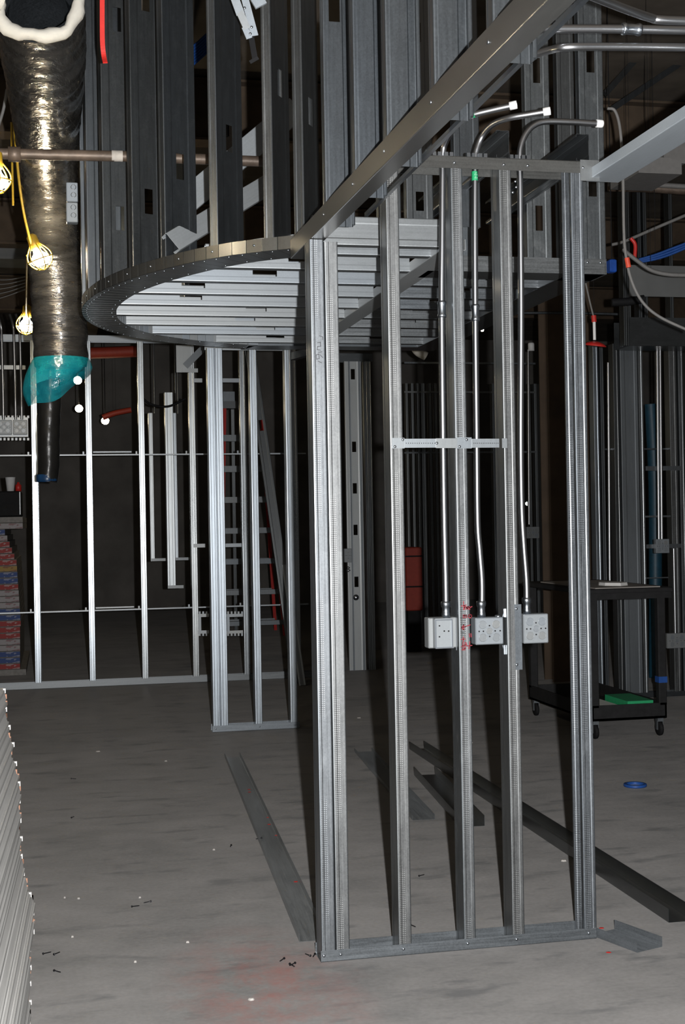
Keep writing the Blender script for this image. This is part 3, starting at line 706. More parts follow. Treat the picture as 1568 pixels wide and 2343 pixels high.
# blue-green plastic tied over the lower end
def plastic():
    t = NT('teal_plastic_film'); f = t.noise(11, 4, 0.65)
    t.col(t.ramp(f, [(0.3, (0.0, 0.20, 0.27)), (0.7, (0.02, 0.42, 0.47))])); t.set(Roughness=0.18)
    t.b.inputs['Alpha'].default_value = 0.62
    t.b.inputs['Specular IOR Level'].default_value = 0.8
    t.bump(f, 0.5, 0.02); return t.m
TEAL = plastic()
vs = []; fs = []; n = 44; m = 9; c0 = at(140, 826, D=7.3)
rt = Vector((RGT.x, RGT.y, 0)).normalized(); fd = Vector((FWD.x, FWD.y, 0)).normalized()
for j in range(m):
    v = j/(m-1)
    for i in range(n):
        a = 2*math.pi*i/n; ca, sa = math.cos(a), math.sin(a)
        drop = 0.165-0.085*ca+0.012*math.sin(4*a)                  # longer on the left side
        r = 0.149+0.035*math.sin(v*math.pi*0.75)*(1-0.55*ca)+0.006*math.sin(9*a+v*3)*v - 0.05*max(0, v-0.7)/0.3*(0.6 if ca > -0.3 else 0.3)
        vs.append(c0+rt*(r*ca-0.012*v*0)+fd*r*sa-VZ*(drop*v-0.012))
for j in range(m-1):
    for i in range(n):
        if j >= m-3 and 29 <= i <= 33: continue                     # torn notch
        fs.append((j*n+i, j*n+(i+1)%n, (j+1)*n+(i+1)%n, (j+1)*n+i))
mb = MB(); mb.add(vs, fs, 0, True); o = build(mb, 'plastic_cover', [TEAL]); tag(o, 'torn blue-green plastic film tied round the hanging end of the duct', 'plastic')
dp2 = [at(118, 850, D=10.6), at(114, 930, D=10.6), at(112, 1000, D=10.6), at(112, 1060, D=10.6), at(108, 1102, D=10.6)]
d2, _ = duct('flexible_duct', dp2, [0.075, 0.085, 0.085, 0.082, 0.08], 'smaller dark duct hanging behind and below the torn plastic film', [plain('dark_glossy_film', (0.014, 0.014, 0.014), 0.3, 0, 0.3, 9, 0.5)], dp2[-1], 0.02)
mb = MB(); mb.lathe([(0.081, 0.0), (0.084, 0.01), (0.084, 0.05), (0.08, 0.055)], 24, c=dp2[-1], ax=VZ); build(mb, 'end_band', [plain('dark_blue_film', (0.01, 0.05, 0.14), 0.3)], d2)
# work lamps
def lamp_mat(name, col, st):
    m_ = bpy.data.materials.new(name); m_.use_nodes = True; b_ = m_.node_tree.nodes['Principled BSDF']
    b_.inputs['Base Color'].default_value = (0.9, 0.85, 0.7, 1); b_.inputs['Emission Color'].default_value = (*col, 1); b_.inputs['Emission Strength'].default_value = st; return m_
LIT = lamp_mat('lit_bulb', (1.0, 0.85, 0.60), 260); LIT2 = lamp_mat('lit_bulb_far', (1.0, 0.84, 0.55), 60); LITG = lamp_mat('lit_greenish', (0.75, 1.0, 0.85), 12)
def cage_lamp(p, s, axis, label, lit=LIT, detail=True):
    t = thing('work_lamp', label, 'lamp', p); ax = Vector(axis).normalized(); p = Vector(p)
    mb = MB(); pr = [(0, 0.0), (0.5, 0.05), (0.85, 0.3), (1.0, 0.62), (0.95, 0.95), (0.72, 1.35), (0.45, 1.75), (0.38, 2.1)]
    if not detail: pr = [(math.sin(math.pi*k/10), (1-math.cos(math.pi*k/10))*0.9) for k in range(11)]
    mb.lathe([(r*s*0.8, z*s*0.62*(1 if detail else 1.4)-0.12*s) for r, z in pr], 16, c=p, ax=ax); build(mb, 'bulb', [lit], t)
    if not detail:
        mb = MB(); mb.tube([p+ax*s*1.1, Vector((p.x, p.y, 4.6))], 0.006, 6); build(mb, 'hanger_cord', [BLACKP], t); return t
    mb = MB(); mb.lathe([(0.3*s, 1.2*s), (0.42*s, 1.25*s), (0.46*s, 1.5*s), (0.42*s, 2.3*s), (0.2*s, 2.5*s), (0, 2.5*s)], 14, c=p, ax=ax); build(mb, 'socket', [YELP], t)
    u = ax.orthogonal().normalized(); w = ax.cross(u); 
    for k in range(6):
        a = math.pi*2*k/6; d = u*math.cos(a)+w*math.sin(a); m2 = MB()
        m2.tube(smooth([p-ax*0.42*s+d*0.12*s, p-ax*0.25*s+d*0.6*s, p+ax*0.3*s+d*1.0*s, p+ax*0.9*s+d*0.95*s, p+ax*1.6*s+d*0.45*s], 4), 0.055*s, 6); build(m2, 'cage_wire', [YELP], t)
    for z, r in ((-0.3, 0.5), (0.4, 1.02)):
        m2 = MB(); m2.tube([p+ax*z*s+(u*math.cos(2*math.pi*k/18)+w*math.sin(2*math.pi*k/18))*r*s for k in range(19)], 0.055*s, 6, caps=False); build(m2, 'cage_ring', [YELP], t)
    return t
cage_lamp(at(97, 604, D=6.75), 0.062, (-0.35, -0.1, 0.9), 'lit caged work lamp hanging in front of the foil duct')
cage_lamp(at(60, 755, D=9.6), 0.072, (0.05, 0, 1), 'lit caged work lamp above the far frame top rail')
cage_lamp(at(-8, 428, D=4.6), 0.05, (0.0, 0, 1), 'lit caged work lamp cut by the left picture edge')
cage_lamp(at(178, 878, D=14.5), 0.055, (0, 0, 1), 'distant lit bulb seen through the torn plastic film', LIT2, False)
cage_lamp(at(181, 942, D=15.5), 0.055, (0, 0, 1), 'distant lit bulb just beneath the torn plastic film', LIT2, False)
cage_lamp(at(241, 970, D=17.0), 0.06, (0, 0, 1), 'distant lit bulb between the two brightest studs', LIT2, False)
cage_lamp(at(1207, 1156, D=17.0), 0.03, (0, 0, 1), 'tiny cold spot of light behind the third conduit', LITG, False)
cage_lamp(at(1104, 758, D=15.0), 0.022, (0, 0, 1), 'tiny distant lamp right of the middle conduit coupling', LIT2, False)
def cable(name, label, cat, pts, r, mat, k=6, group=None):
    mb = MB(); mb.tube(smooth([Vector(p) for p in pts], k), r, 8); return tag(build(mb, name, [mat]), label, cat, group)
cable('lamp_cord', 'yellow cord dropping down to the lamp by the duct', 'cord', [at(20, 120, D=5.9), at(30, 250, D=6.1), at(42, 400, D=6.4), at(55, 490, D=6.6), at(72, 562, D=6.72)], 0.0065, YELP)
cable('lamp_cord', 'dark yellow cord linking the duct lamp with the lower lamp', 'cord', [at(62, 585, D=7.0), at(61, 640, D=7.8), at(60, 700, D=8.8), at(60, 722, D=9.55)], 0.006, YELP)
cable('lamp_cord', 'short loose yellow cord behind the cut-off lamp at left', 'cord', [at(26, 280, D=7), at(28, 380, D=7), at(30, 470, D=7)], 0.006, YELP)
cable('rope_line', 'pale rope slanting beside the duct at the left edge', 'rope', [at(16, 205, D=6.8), at(8, 250, D=6.8), at(-4, 290, D=6.8)], 0.008, GRYCAB)
# red webbing strap
mb = MB(); P = smooth([at(234, -40, D=4.9), at(234, 60, D=4.9), at(235, 105, D=4.9), at(238, 130, D=4.9), at(241, 144, D=4.88)], 4)
for a, b in zip(P, P[1:]): mb.bar(a, b, 0.017, 0.003, VY)
tag(build(mb, 'hanging_strap', [REDP]), 'red flat strap hanging at the top beside the duct', 'strap')
# rusty sprinkler pipe through the drum
pp = thing('rusty_pipe', 'old brown pipe crossing level behind the drum studs', 'pipe', at(100, 355, D=5.6))
A = at(-60, 350, Y=5.54); B = at(292, 358, Y=5.54); Cc = at(640, 371, Y=5.54)
mb = MB(); mb.tube([A, B, Cc], 0.0215, 16); build(mb, 'pipe', [RUST], pp)
mb = MB(); q = at(33, 353, Y=5.54); mb.tube([q-VX*0.025, q-VX*0.024, q+VX*0.024, q+VX*0.025], [0.022, 0.03, 0.03, 0.022], 16); build(mb, 'coupling', [RUST], pp)
mb = MB(); q = at(268, 357, Y=5.54); mb.tube([q-VX*0.022, q+VX*0.022], 0.0225, 16); build(mb, 'paint_patch', [plain('grey_dried_compound', (0.4, 0.37, 0.34), 0.9)], pp)
gb = thing('gang_box', 'tall white double box fixed beside the duct at the drum rim', 'outlet box', at(165, 508, D=5.9))
for y0_, y1_ in ((416, 461), (462, 508)):
    a = at(152, y1_, D=5.9); b = at(178, y0_, D=5.9); mb = MB(); mb.box((a.x, a.y, a.z), (b.x, a.y+0.05, b.z), 0, 0.003); build(mb, 'box_half', [BOXM], gb)
    for v in (0.35, 0.75):
        m2 = MB(); cc = Vector((a.x+(b.x-a.x)*0.62, a.y-0.0003, a.z+(b.z-a.z)*v)); m2.lathe([(0.009, 0), (0.0105, 0.001), (0.012, 0)], 16, c=cc, ax=-VY); build(m2, 'knockout', [GDARK], gb)
# hanging clamp at top middle
hc = thing('hanging_clamp', 'shiny riveted metal clamp hanging at the top between the drum studs', 'clamp', at(575, 140, D=4.75))
D0 = 4.75
for (a, b, wd) in (((528, -30), (551, 34), 0.030), ((548, 26), (566, 66), 0.026), ((560, 62), (571, 88), 0.022)):
    mb = MB(); mb.bar(at(*a, D=D0), at(*b, D=D0), wd, 0.003, VY); build(mb, 'clamp_bar', [GPALE], hc)
mb = MB(); mb.bar(at(556, -20, D=D0+0.02), at(583, 82, D=D0+0.02), 0.026, 0.004, VY); build(mb, 'clamp_side', [GPALE], hc)
mb = MB(); mb.bar(at(572, -30, D=D0+0.05), at(598, 14, D=D0+0.05), 0.045, 0.01, VY); build(mb, 'clamp_end', [GPALE], hc)
mb = MB(); mb.bar(at(574, 80, D=D0+0.02), at(584, 138, D=D0+0.02), 0.02, 0.006, VY); mb.bar(at(572, 143, D=D0), at(591, 132, D=D0), 0.012, 0.006, VY); build(mb, 'dark_foot', [BLACKP], hc)
for p in ((560, 18), (576, 62), (573, 77)): screw(hc, at(*p, D=D0-0.006), -VY, 0.008, name='rivet')
for i in range(7):
    dx, dy = i*1.5, i*7
    cable('blue_cable', ORD(i+1)+' blue cable from the top of the sloping bundle behind the drum studs', 'cable', [at(320+dx, 175+dy*1.6, D=7.6), at(390, 145+dy, D=7.7), at(440, 108+dy, D=7.8), at(480, 72+dy, D=7.9)], 0.007, BLUEP, 4, 'blue cables bundled behind the drum')

# ================================================================== MIDDLE SHORT FRAME, BACK FRAME
mf = thing('stud_partition', 'short middle stud frame standing behind the loose floor track', 'wall frame', (1.4, 9.33, 0))
track('bottom_track', mf, (1.052, 9.328, 0), VX, VZ, 0.61, 0.097, 0.045)
for x, mi in ((1.058, False), (1.114, True), (1.352, False), (1.60, False)):
    stud('stud', mf, (x, 9.33, 0.002), VX, 2.66, f=0.05, holes=(), mirror=mi, mats=[GMID, GMID])
track('top_track', mf, (1.052, 9.426, 2.70), VX, -VZ, 0.61, 0.099, 0.05, [GBRT])
for x in (1.075, 1.38, 1.63): screw(mf, (x, 9.326, 0.025), -VY); 
mb = MB(); mb.bar((1.66, 9.36, 2.60), (1.86, 8.6, 2.60), 0.05, 0.05); build(mb, 'side_rail', [GALV], mf)
bk = thing('stud_partition', 'long far stud frame with bright white-looking studs across the left', 'wall frame', (0.5, 12.3, 0))
track('bottom_track', bk, (-2.4, 12.298, 0), VX, VZ, 4.75, 0.097, 0.055, [GALV])
for x in (-2.05, -1.58, -1.11, -0.64, -0.178, 0.297, 0.764, 1.222, 1.69, 2.16):
    stud('stud', bk, (x, 12.3, 0.002), VX, 3.10, f=0.056, holes=(), mats=[GFAR, GFAR])
track('top_track', bk, (-2.4, 12.396, 3.14), VX, -VZ, 4.75, 0.1, 0.055, [GBRT])
for z in (2.07, 0.676):
    mb = MB(); mb.box((-2.4, 12.335, z-0.006), (2.3, 12.36, z+0.006)); build(mb, 'bridging_channel', [GBRT], bk)
    mb = MB(); mb.box((0.36, 12.31, z+0.018), (0.70, 12.325, z+0.03)); build(mb, 'channel_offcut', [GBRT], bk)
    for x in (-0.2, 0.28, 0.75, 1.2, 1.67):
        mb = MB(); mb.box((x-0.012, 12.33, z-0.004), (x+0.002, 12.334, z+0.03)); build(mb, 'clip', [GBRT], bk)
p = at(404, 852, Y=12.26); q = at(437, 790, Y=12.26)
mb = MB(); mb.box((p.x, 12.262, p.z), (q.x, 12.27, q.z)); build(mb, 'gusset_plate', [GBRT], bk)
mb = MB(); p = at(432, 852, Y=12.25); q = at(453, 843, Y=12.25); mb.box((p.x-0.06, 12.25, p.z), (q.x, 12.262, q.z)); build(mb, 'gusset_lip', [GBRT], bk)
mb = MB(); mb.bar(at(424, 838, Y=12.2), at(466, 796, Y=12.2), 0.06, 0.01, VY); build(mb, 'diagonal_brace', [GDARK], bk)
for a, b, yy in ((443, 463, 870), (507, 548, 870), (443, 470, 1248), (515, 553, 1247)):
    p = at(a, yy+5, Y=12.29); q = at(b, yy-4, Y=12.29); mb = MB(); mb.box((p.x, 12.285, p.z), (q.x, 12.298, q.z)); build(mb, 'blocking', [GBRT], bk)
for x0, x1 in ((453, 478), (518, 556)):
    for yy in (1408, 1446):
        p = at(x0, yy+4, Y=12.28); q = at(x1, yy-4, Y=12.28); mb = MB(); mb.box((p.x, 12.275, p.z), (q.x, 12.28, q.z)); build(mb, 'box_bracket_bar', [GPALE], bk)
        for xx in range(x0+2, x1-3, 8):
            r = at(xx, yy+(6 if yy > 1420 else -6), Y=12.28); mb = MB(); mb.box((r.x, 12.276, r.z-0.012), (r.x+0.016, 12.28, r.z+0.012)); build(mb, 'bracket_tab', [GPALE], bk)
    p = at(x0+2, 1446, Y=12.27); q = at(x0+7, 1408, Y=12.27); mb = MB(); mb.box((p.x, 12.268, p.z), (q.x, 12.275, q.z)); build(mb, 'bracket_post', [GPALE], bk)
# bracket with two boxes and conduits at the far left
lb = thing('box_bracket', 'slotted bracket bar on the far frame at the left edge', 'bracket', at(20, 1000, Y=12.27))
mb = MB(); p = at(-30, 1000, Y=12.29); q = at(64, 955, Y=12.29); mb.box((p.x, 12.285, p.z), (q.x, 12.289, q.z)); build(mb, 'backing_plate', [GBRT], lb)
p = at(-20, 845, Y=12.27); q = at(58, 836, Y=12.27); mb = MB(); mb.box((p.x, 12.27, p.z), (q.x, 12.28, q.z)); build(mb, 'support_bar', [GBRT], lb)
for x0 in range(-28, 64, 9):
    for y_ in (952, 1003):
        p = at(x0, y_+3, Y=12.28); mb = MB(); mb.box((p.x, 12.283, p.z-0.006), (p.x+0.018, 12.287, p.z+0.016)); build(mb, 'tab', [GBRT], lb)
for (x0, x1), lab in (((-8, 27), 'far grey box on the left bracket, cut by the picture edge'), ((30, 62), 'far grey box on the left bracket, beside the first far stud')):
    knockout_box(x0, 961, x1, 994, 12.23, 0.05, lab)
for x, lab in ((8, 'far conduit above the cut-off grey box'), (36, 'left one of two far conduits above the far grey box'), (50, 'right one of two far conduits above the far grey box')):
    P = [at(x, 960, Y=12.26), at(x-1, 900, Y=12.26), at(x-4, 780, Y=12.26), at(x-6, 745, Y=12.26), at(x-14, 718, Y=12.2)]
    cable('far_conduit', lab, 'conduit', P, 0.012, EMT)
# channel leaning on the middle frame, wide open stud column, ladder
def lean(name, a, b, w, f, mats, label, cat, holes=(), parent=None, face=-VY):
    a = Vector(a); b = Vector(b); d = b-a; L = d.length; d.normalize()
    uy = d.cross(face).normalized(); ux = uy.cross(d)          # local x = into depth, y = across
    o = inst(stud_mesh(L, w, f, holes, False, mats), name, frame(a-uy*w/2, -ux if ux.dot(face) > 0 else ux, d.cross(-ux if ux.dot(face) > 0 else ux), d), parent)
    return tag(o, label, cat)
lean('leaning_channel', at(705, 1562, Z=0.01), at(592, 770, Y=12.25), 0.092, 0.04, [GDARK, GDARK], 'grey channel leaning diagonally behind the middle frame', 'channel', (2.35,))
lean('leaning_channel', at(708, 1566, Z=0.01), at(668, 1290, Y=11.95), 0.06, 0.02, [GPALE, GPALE], 'short pale strip standing for the lit flange of the leaning channel, at the foot of the corner post', 'channel')  # lit flange of the channel above, added as a separate pale piece
ws = thing('door_jamb', 'wide boxed stud column with small outlet box, seen right of the corner post', 'wall frame', (2.85, 12.7, 0))
for x, mi, f_ in ((2.685, False, 0.03), (2.95, False, 0.034), (2.985, True, 0.034)):
    stud('stud', ws, (x, 12.7, 0), VX, 3.0, f=f_, mirror=mi, mats=[GMID, GMID])
inst(stud_mesh(3.0, 0.165, 0.04, (0.85, 1.35, 1.75, 2.15, 2.85), False, [GPALE, GPALE], 0.04, 0.1), 'web_panel', frame((2.93, 12.73, 0), VY, -VX, VZ), ws)
for x_ in (2.80, 2.90): 
    mb = MB(); mb.box((x_, 12.715, 0.0), (x_+0.014, 12.73, 3.0)); build(mb, 'web_rib', [GALV], ws)
track('top_track', ws, (2.68, 12.8, 3.05), VX, -VZ, 0.36, 0.1, 0.08, [GDARK])
knockout_box(789, 1255, 805, 1287, 12.66, 0.04, 'small grey outlet box on the wide column right of the post')
strokes('column_mark', ws, [[(797,1297),(800,1299),(797,1302),(794,1299),(797,1297)], [(797,1302),(801,1305),(797,1308),(793,1305),(797,1302)]], lambda x, y: (x, y), 5.5, PENCIL, 12.712)
mb = MB(); mb.lathe([(0, 0.02), (0.02, 0.018), (0.03, 0.0)], 10, c=at(815, 1367, Y=12.71), ax=-VY); build(mb, 'bolt', [ZINC], ws)
ld = thing('step_ladder', 'red fibreglass step ladder standing behind the middle frame', 'ladder', at(575, 1440, Y=17.0))
YL = 16.9; RL = REDP
for a, b, y0_, y1_, nm in (((513, 930), (505, 1462), YL+0.35, YL, 'front_rail'), ((598, 930), (654, 1462), YL+0.35, YL, 'front_rail'), ((532, 930), (540, 1447), YL+0.5, YL+0.9, 'rear_rail'), ((600, 980), (631, 1447), YL+0.5, YL+0.9, 'rear_rail')):
    mb = MB(); mb.bar(at(*a, Y=y0_), at(*b, Y=y1_), 0.055 if nm == 'front_rail' else 0.04, 0.03, VY); build(mb, nm, [RL if nm == 'front_rail' or a[0] > 590 else GALV], ld)
for i in range(7):
    y = 1002+70.5*i; f_ = (y-930)/510; xl = 512-8*f_; xr = 599+52*f_
    p = at(xl, y+8, Y=YL+0.35*(1-f_)); q = at(xr, y-7, Y=YL+0.35*(1-f_)); mb = MB(); mb.box((p.x, p.y-0.03, p.z), (q.x, p.y+0.05, q.z)); build(mb, 'step', [GALV], ld)
    mb = MB(); mb.box((p.x+0.05, p.y+0.4, p.z+0.02), (q.x-0.05, p.y+0.42, q.z-0.005)); build(mb, 'rear_rung', [GALV], ld)
p = at(508, 934, Y=YL+0.3); q = at(602, 918, Y=YL+0.3); mb = MB(); mb.box((p.x, p.y, p.z), (q.x, p.y+0.22, q.z)); build(mb, 'top_cap', [GDARK], ld)
mb = MB(); p = at(511, 918, Y=YL+0.3); q = at(537, 896, Y=YL+0.3); mb.box((p.x, p.y, p.z), (q.x, p.y+0.1, q.z)); build(mb, 'tray', [GALV], ld)
# free-standing frames hung behind the far frame
hf = thing('drop_frame', 'narrow upright tracks dropping from above behind the far frame', 'wall frame', at(395, 1340, Y=14.2))
for x0, x1, yt, yb, Yd in ((345, 355, 945, 1280, 15.0), (384, 403, 898, 1342, 13.6), (400, 409, 945, 1278, 15.0)):
    p = at(x0, yb, Y=Yd); q = at(x1, yt, Y=Yd); stud('upright', hf, (p.x, Yd, p.z), VX, q.z-p.z, f=max(0.03, at(x1, yb, Y=Yd).x-p.x), mats=[GMID, GMID])
    r = at(x0+36, yb, Y=Yd); mb = MB(); mb.box((p.x, Yd-0.01, p.z-0.02), (r.x, Yd+0.05, p.z+0.01)); build(mb, 'foot_track', [GALV], hf)
    mb = MB(); mb.tube([q+VY*0.05, Vector((q.x, Yd+0.05, 4.6))], 0.008, 6); build(mb, 'hanger_rod', [GDARK], hf)

# ================================================================== FLOOR TRACKS AND DEBRIS
def floor_track(a, b, w, leg, label, mat):
    a = Vector(a); b = Vector(b); a.z = b.z = 0.0005; d = b-a; L = d.length; d.normalize(); x = VZ.cross(d)
    o = inst(track_mesh(L, w, leg, [mat], label), 'floor_track', frame(a-x*w/2, x, VZ, d)); return tag(o, label, 'track')
m_ = lambda p, q: (Vector(p)+Vector(q))/2
floor_track((0.852, 4.60, 0), (1.056, 8.30, 0), 0.095, 0.03, 'loose steel track on the floor left of the corner post, spotted red', GFLOOR)
floor_track((2.16, 4.47, 0), (2.215, 8.25, 0), 0.095, 0.05, 'long dark steel track on the floor running out at right', GDARK)
floor_track((1.90, 6.1, 0), (2.03, 7.4, 0), 0.12, 0.05, 'short steel track on the floor between the two longer right tracks', GDARK)
floor_track((1.72, 6.3, 0), (1.87, 8.25, 0), 0.11, 0.025, 'faint flat steel track on the floor behind the second stud', GFLOOR)
e = floor_track((1.92, Y0-0.16, 0), (1.845, Y0+0.06, 0), 0.115, 0.034, 'short track offcut with red marks at the frame foot, right end', GFLOOR)
REDS = [((570,1806),0),((571,1812),0),((614,1870),0),((616,1886),0),((633,1911),0.02),((677,2017),0),((1377,2123),0),((1410,2147),0),((1393,2177),-0.001)]
for i, (p, z) in enumerate(REDS):
    q = at(*p, Z=0.003); mb = MB(); mb.lathe([(0, 0.0012), (0.006, 0.001), (0.008, 0.0)], 8, c=(0, 0, 0)); 
    if 'dab' not in MESH: MESH['dab'] = mb.mesh('red_dab', [REDP])
    o = inst(MESH['dab'], 'paint_dab', frame((q.x, q.y, 0.0025 if i < 8 else 0.0), VX*1.2, VY, VZ))
    tag(o, ['red paint dab on the loose left floor track', 'red paint dab on the short offcut or floor by the frame foot'][0 if i < 6 else 1], 'paint mark', ['red dabs on the left floor track', 'red dabs by the frame foot'][0 if i < 6 else 1])
mb = MB(); mb.lathe([(0.046, 0), (0.060, 0.0), (0.062, 0.006), (0.060, 0.014), (0.046, 0.014), (0.044, 0.007), (0.046, 0)], 28)
q = at(1454, 1799, Z=0); tag(build(mb, 'tape_roll', [BLUEP], None, Matrix.Translation((q.x, q.y, 0.0))), 'blue ring of tape lying on the floor at right', 'tape roll')
mbs = MB(); mbs.lathe([(0, 0.0), (0.0016, 0.003), (0.0019, 0.006), (0.0019, 0.028), (0.0042, 0.031), (0.004, 0.033), (0, 0.033)], 8); sme = mbs.mesh('loose_screw', [plain('black_screw', (0.03, 0.03, 0.035), 0.35, 0.7)])
for i, p in enumerate(((640,2200),(662,2210),(675,2212),(698,2182),(716,2190),(118,2178),(138,2178),(140,2225),(320,2072),(328,2066),(585,1920),(527,1938),(170,1868),(175,1782),(952,2121),(972,2001))):
    q = at(*p, Z=0.004); a = random.uniform(0, 6.28); d = Vector((math.cos(a), math.sin(a), 0.03)).normalized(); u = d.cross(VZ).normalized()
    o = inst(sme, 'loose_screw', frame((q.x, q.y, 0.0042), u, d.cross(u), d)); tag(o, ('tiny dark drywall screw on the floor at the corner post foot', 'tiny dark drywall screw on the floor toward the drywall stack', 'tiny dark drywall screw on the floor near the loose left track', 'tiny dark drywall screw on the floor inside the near frame')[0 if i < 5 else 1 if i < 8 or 11 < i < 14 else 2 if i < 12 else 3], 'screw', ('screws at the corner post foot', 'screws near the drywall stack', 'screws near the left floor track', 'screws inside the near frame')[0 if i < 5 else 1 if i < 8 or 11 < i < 14 else 2 if i < 12 else 3])
chip = plain('pale_plaster_chip', (0.38, 0.36, 0.34), 0.9)
for i, p in enumerate(((225,1720),(490,1945),(320,2055),(180,2057),(310,2202),(165,2145),(148,2055),(430,2157),(575,2288),(380,1742),(822,1643),(1080,1700),(1325,1740),(1290,1970))):
    q = at(*p, Z=0); mb = MB(); n = 7; s_ = 0.003+0.004*random.random()
    if p in ((225,1720), (822,1643), (1290,1970)): s_ = 0.011
    ring = [(s_*(0.6+0.6*random.random())*math.cos(2*math.pi*k/n)*1.6, s_*(0.6+0.6*random.random())*math.sin(2*math.pi*k/n), 0) for k in range(n)]
    mb.add(ring+[(x*0.7, y*0.7, 0.006) for x, y, z in ring], [tuple(range(n-1, -1, -1)), tuple(range(n, 2*n))]+[(k, (k+1)%n, n+(k+1)%n, n+k) for k in range(n)])
    tag(build(mb, 'plaster_chip', [chip], None, Matrix.Translation((q.x, q.y, 0.0))), 'pale chip of plaster lying on the concrete floor', 'debris', 'plaster chips on the floor')

# ================================================================== DRYWALL STACKS
GYP = plain('gypsum_face_paper', (0.33, 0.325, 0.315), 0.85, 0, 0.12, 3, 0.1); GYP2 = plain('gypsum_core', (0.40, 0.39, 0.38), 0.9, 0, 0.1, 20)
TAPE = plain('brown_end_tape', (0.24, 0.12, 0.075), 0.85, 0, 0.35, 18)
dv = at(240, 1190, D=5)-EYE; dv.z = 0; dv.normalize(); sv = dv.cross(VZ)       # along the sheets (away), to the right
prof = [(0.0, -0.082), (0.2, -0.08), (0.33, -0.078), (0.40, -0.066), (0.48, -0.064), (0.5, -0.079), (0.55, -0.088), (0.63, -0.094), (0.72, -0.096), (0.80, -0.094), (0.83, -0.108), (0.90, -0.116), (0.96, -0.122), (1.0, -0.126), (1.06, -0.134)]
def pf(z):
    for (a, x), (b, y) in zip(prof, prof[1:]):
        if a <= z <= b: return x+(y-x)*(z-a)/(b-a)
    return prof[-1][1]
TH = 0.0159; LN = 2.6
NS = int(1.03/TH)+1
mb = MB(); n = 12
# sheet in local frame: x along (0 = far end), y to the left (0 = right edge), z up ; slightly ragged right edge bevel
mb.add([(0,0,0),(-LN,0,0),(-LN,1.2,0),(0,1.2,0),(0,0.004,TH-0.0006),(-LN,0.004,TH-0.0006),(-LN,1.2,TH-0.0006),(0,1.2,TH-0.0006)], [(0,3,2,1),(4,5,6,7),(0,1,5,4),(1,2,6,5),(2,3,7,6),(3,0,4,7)])
shm = mb.mesh('sheet', [GYP]); mb = MB(); mb.box((-0.001, -0.001, 0.001), (0.0015, 0.06, TH-0.003)); tpm = mb.mesh('end_tape', [TAPE])
mb = MB(); mb.box((-0.004, -0.003, 0.002), (0.003, 0.014, TH-0.002)); tpw = mb.mesh('torn_corner', [GYP2])
mbr = MB(); mbr.box((-LN, -0.0008, 0.002), (0, 0.004, TH-0.006)); core = mbr.mesh('edge_strip', [plain('gypsum_edge', (0.26, 0.257, 0.248), 0.85, 0, 0.15, 2)])
z = 0.0; k = 0
while z < 1.03:
    x = pf(z)+random.uniform(-0.0035, 0.0035); e0 = Vector((x, 3.6+random.uniform(-0.02, 0.02), z))
    rt_ = random.uniform(-0.0022, 0.0022); d = (dv+sv*rt_).normalized()
    Mw = frame(e0, d, VZ.cross(d), VZ)
    o = inst(shm, 'drywall_sheet', Mw); tag(o, 'grey drywall sheet, '+(ORD(NS-k)+' from the top' if k < NS-1 else 'topmost')+' of the stack at the left picture edge', 'drywall', 'drywall sheets stacked at the left edge')
    inst(core if k % 3 else tpm, 'edge_strip' if k % 3 else 'end_tape', Mw, o)
    if k % 2 == 0: inst(tpm, 'end_tape', Mw, o)
    if k % 3 == 1: inst(tpw, 'torn_corner', Mw, o)
    z += TH; k += 1
# far stack with printed end tape
cols = [('red_printed_tape', (0.42, 0.06, 0.05)), ('white_printed_tape', (0.55, 0.53, 0.55)), ('blue_printed_tape', (0.05, 0.12, 0.34)), ('yellow_printed_tape', (0.5, 0.33, 0.08)), ('grey_board_end', (0.36, 0.35, 0.33))]
def printed(name, c, ink):
    t = NT(name); v = t.n('ShaderNodeTexVoronoi'); v.inputs['Scale'].default_value = 26; t.l(t.mapped((1.2, 1, 2.2)), v.inputs['Vector'])
    s = t.n('ShaderNodeSeparateColor'); t.l(v.outputs['Color'], s.inputs[0])
    t.col(t.mix(t.ramp(s.outputs[0], [(0.62, 0.0), (0.66, 0.75)]), c, ink)); t.set(Roughness=0.7); return t.m
PM = [printed('red_printed_tape', (0.26, 0.03, 0.028), (0.36, 0.27, 0.27)), printed('white_printed_tape', (0.30, 0.28, 0.29), (0.2, 0.09, 0.1)), printed('blue_printed_tape', (0.03, 0.06, 0.19), (0.25, 0.26, 0.34)),
      printed('yellow_printed_tape', (0.3, 0.19, 0.05), (0.18, 0.06, 0.04)), plain('grey_board_end', (0.22, 0.21, 0.2), 0.85)]
YS = 13.5; n = 26; zt = at(30, 1182, Y=YS).z; zb = 0.0; step = zt/n
rows = [4, 0, 2, 2, 1, 1, 0, 0, 0, 2, 2, 1, 1, 1, 0, 2, 2, 3, 0, 0, 0, 0, 1, 2, 1, 4]
lab = {0: 'red-taped', 1: 'white-taped', 2: 'blue-taped', 3: 'yellow-taped', 4: 'bare grey'}
for i in range(n):
    y = 1558-(1558-1182)*(i+0.5)/n
    xr = 60 if i == 0 else 46 if y > 1440 else 48-(1440-y)/150*10 if y > 1290 else 38-(1290-y)/75*28 if y > 1215 else 52
    p = at(xr, y, Y=YS); b = MB(); b.box((0, 0, 0), (1.2, 2.0, step-0.004)); Mw = Matrix.Translation((p.x-1.2, YS+0.004, i*step))
    o = build(b, 'drywall_bundle', [PM[4]], None, Mw); tag(o, lab[rows[i]]+' drywall bundle, '+(ORD(i+1)+' up from the floor' if i else 'lowest')+' in the far left stack', 'drywall', 'bundles of the far drywall stack')
    if rows[i] != 4:
        b = MB(); b.box((0, -0.004, 0.003), (1.2, 0.0, step-0.008)); build(b, 'end_tape', [PM[rows[i]]], o, Mw)
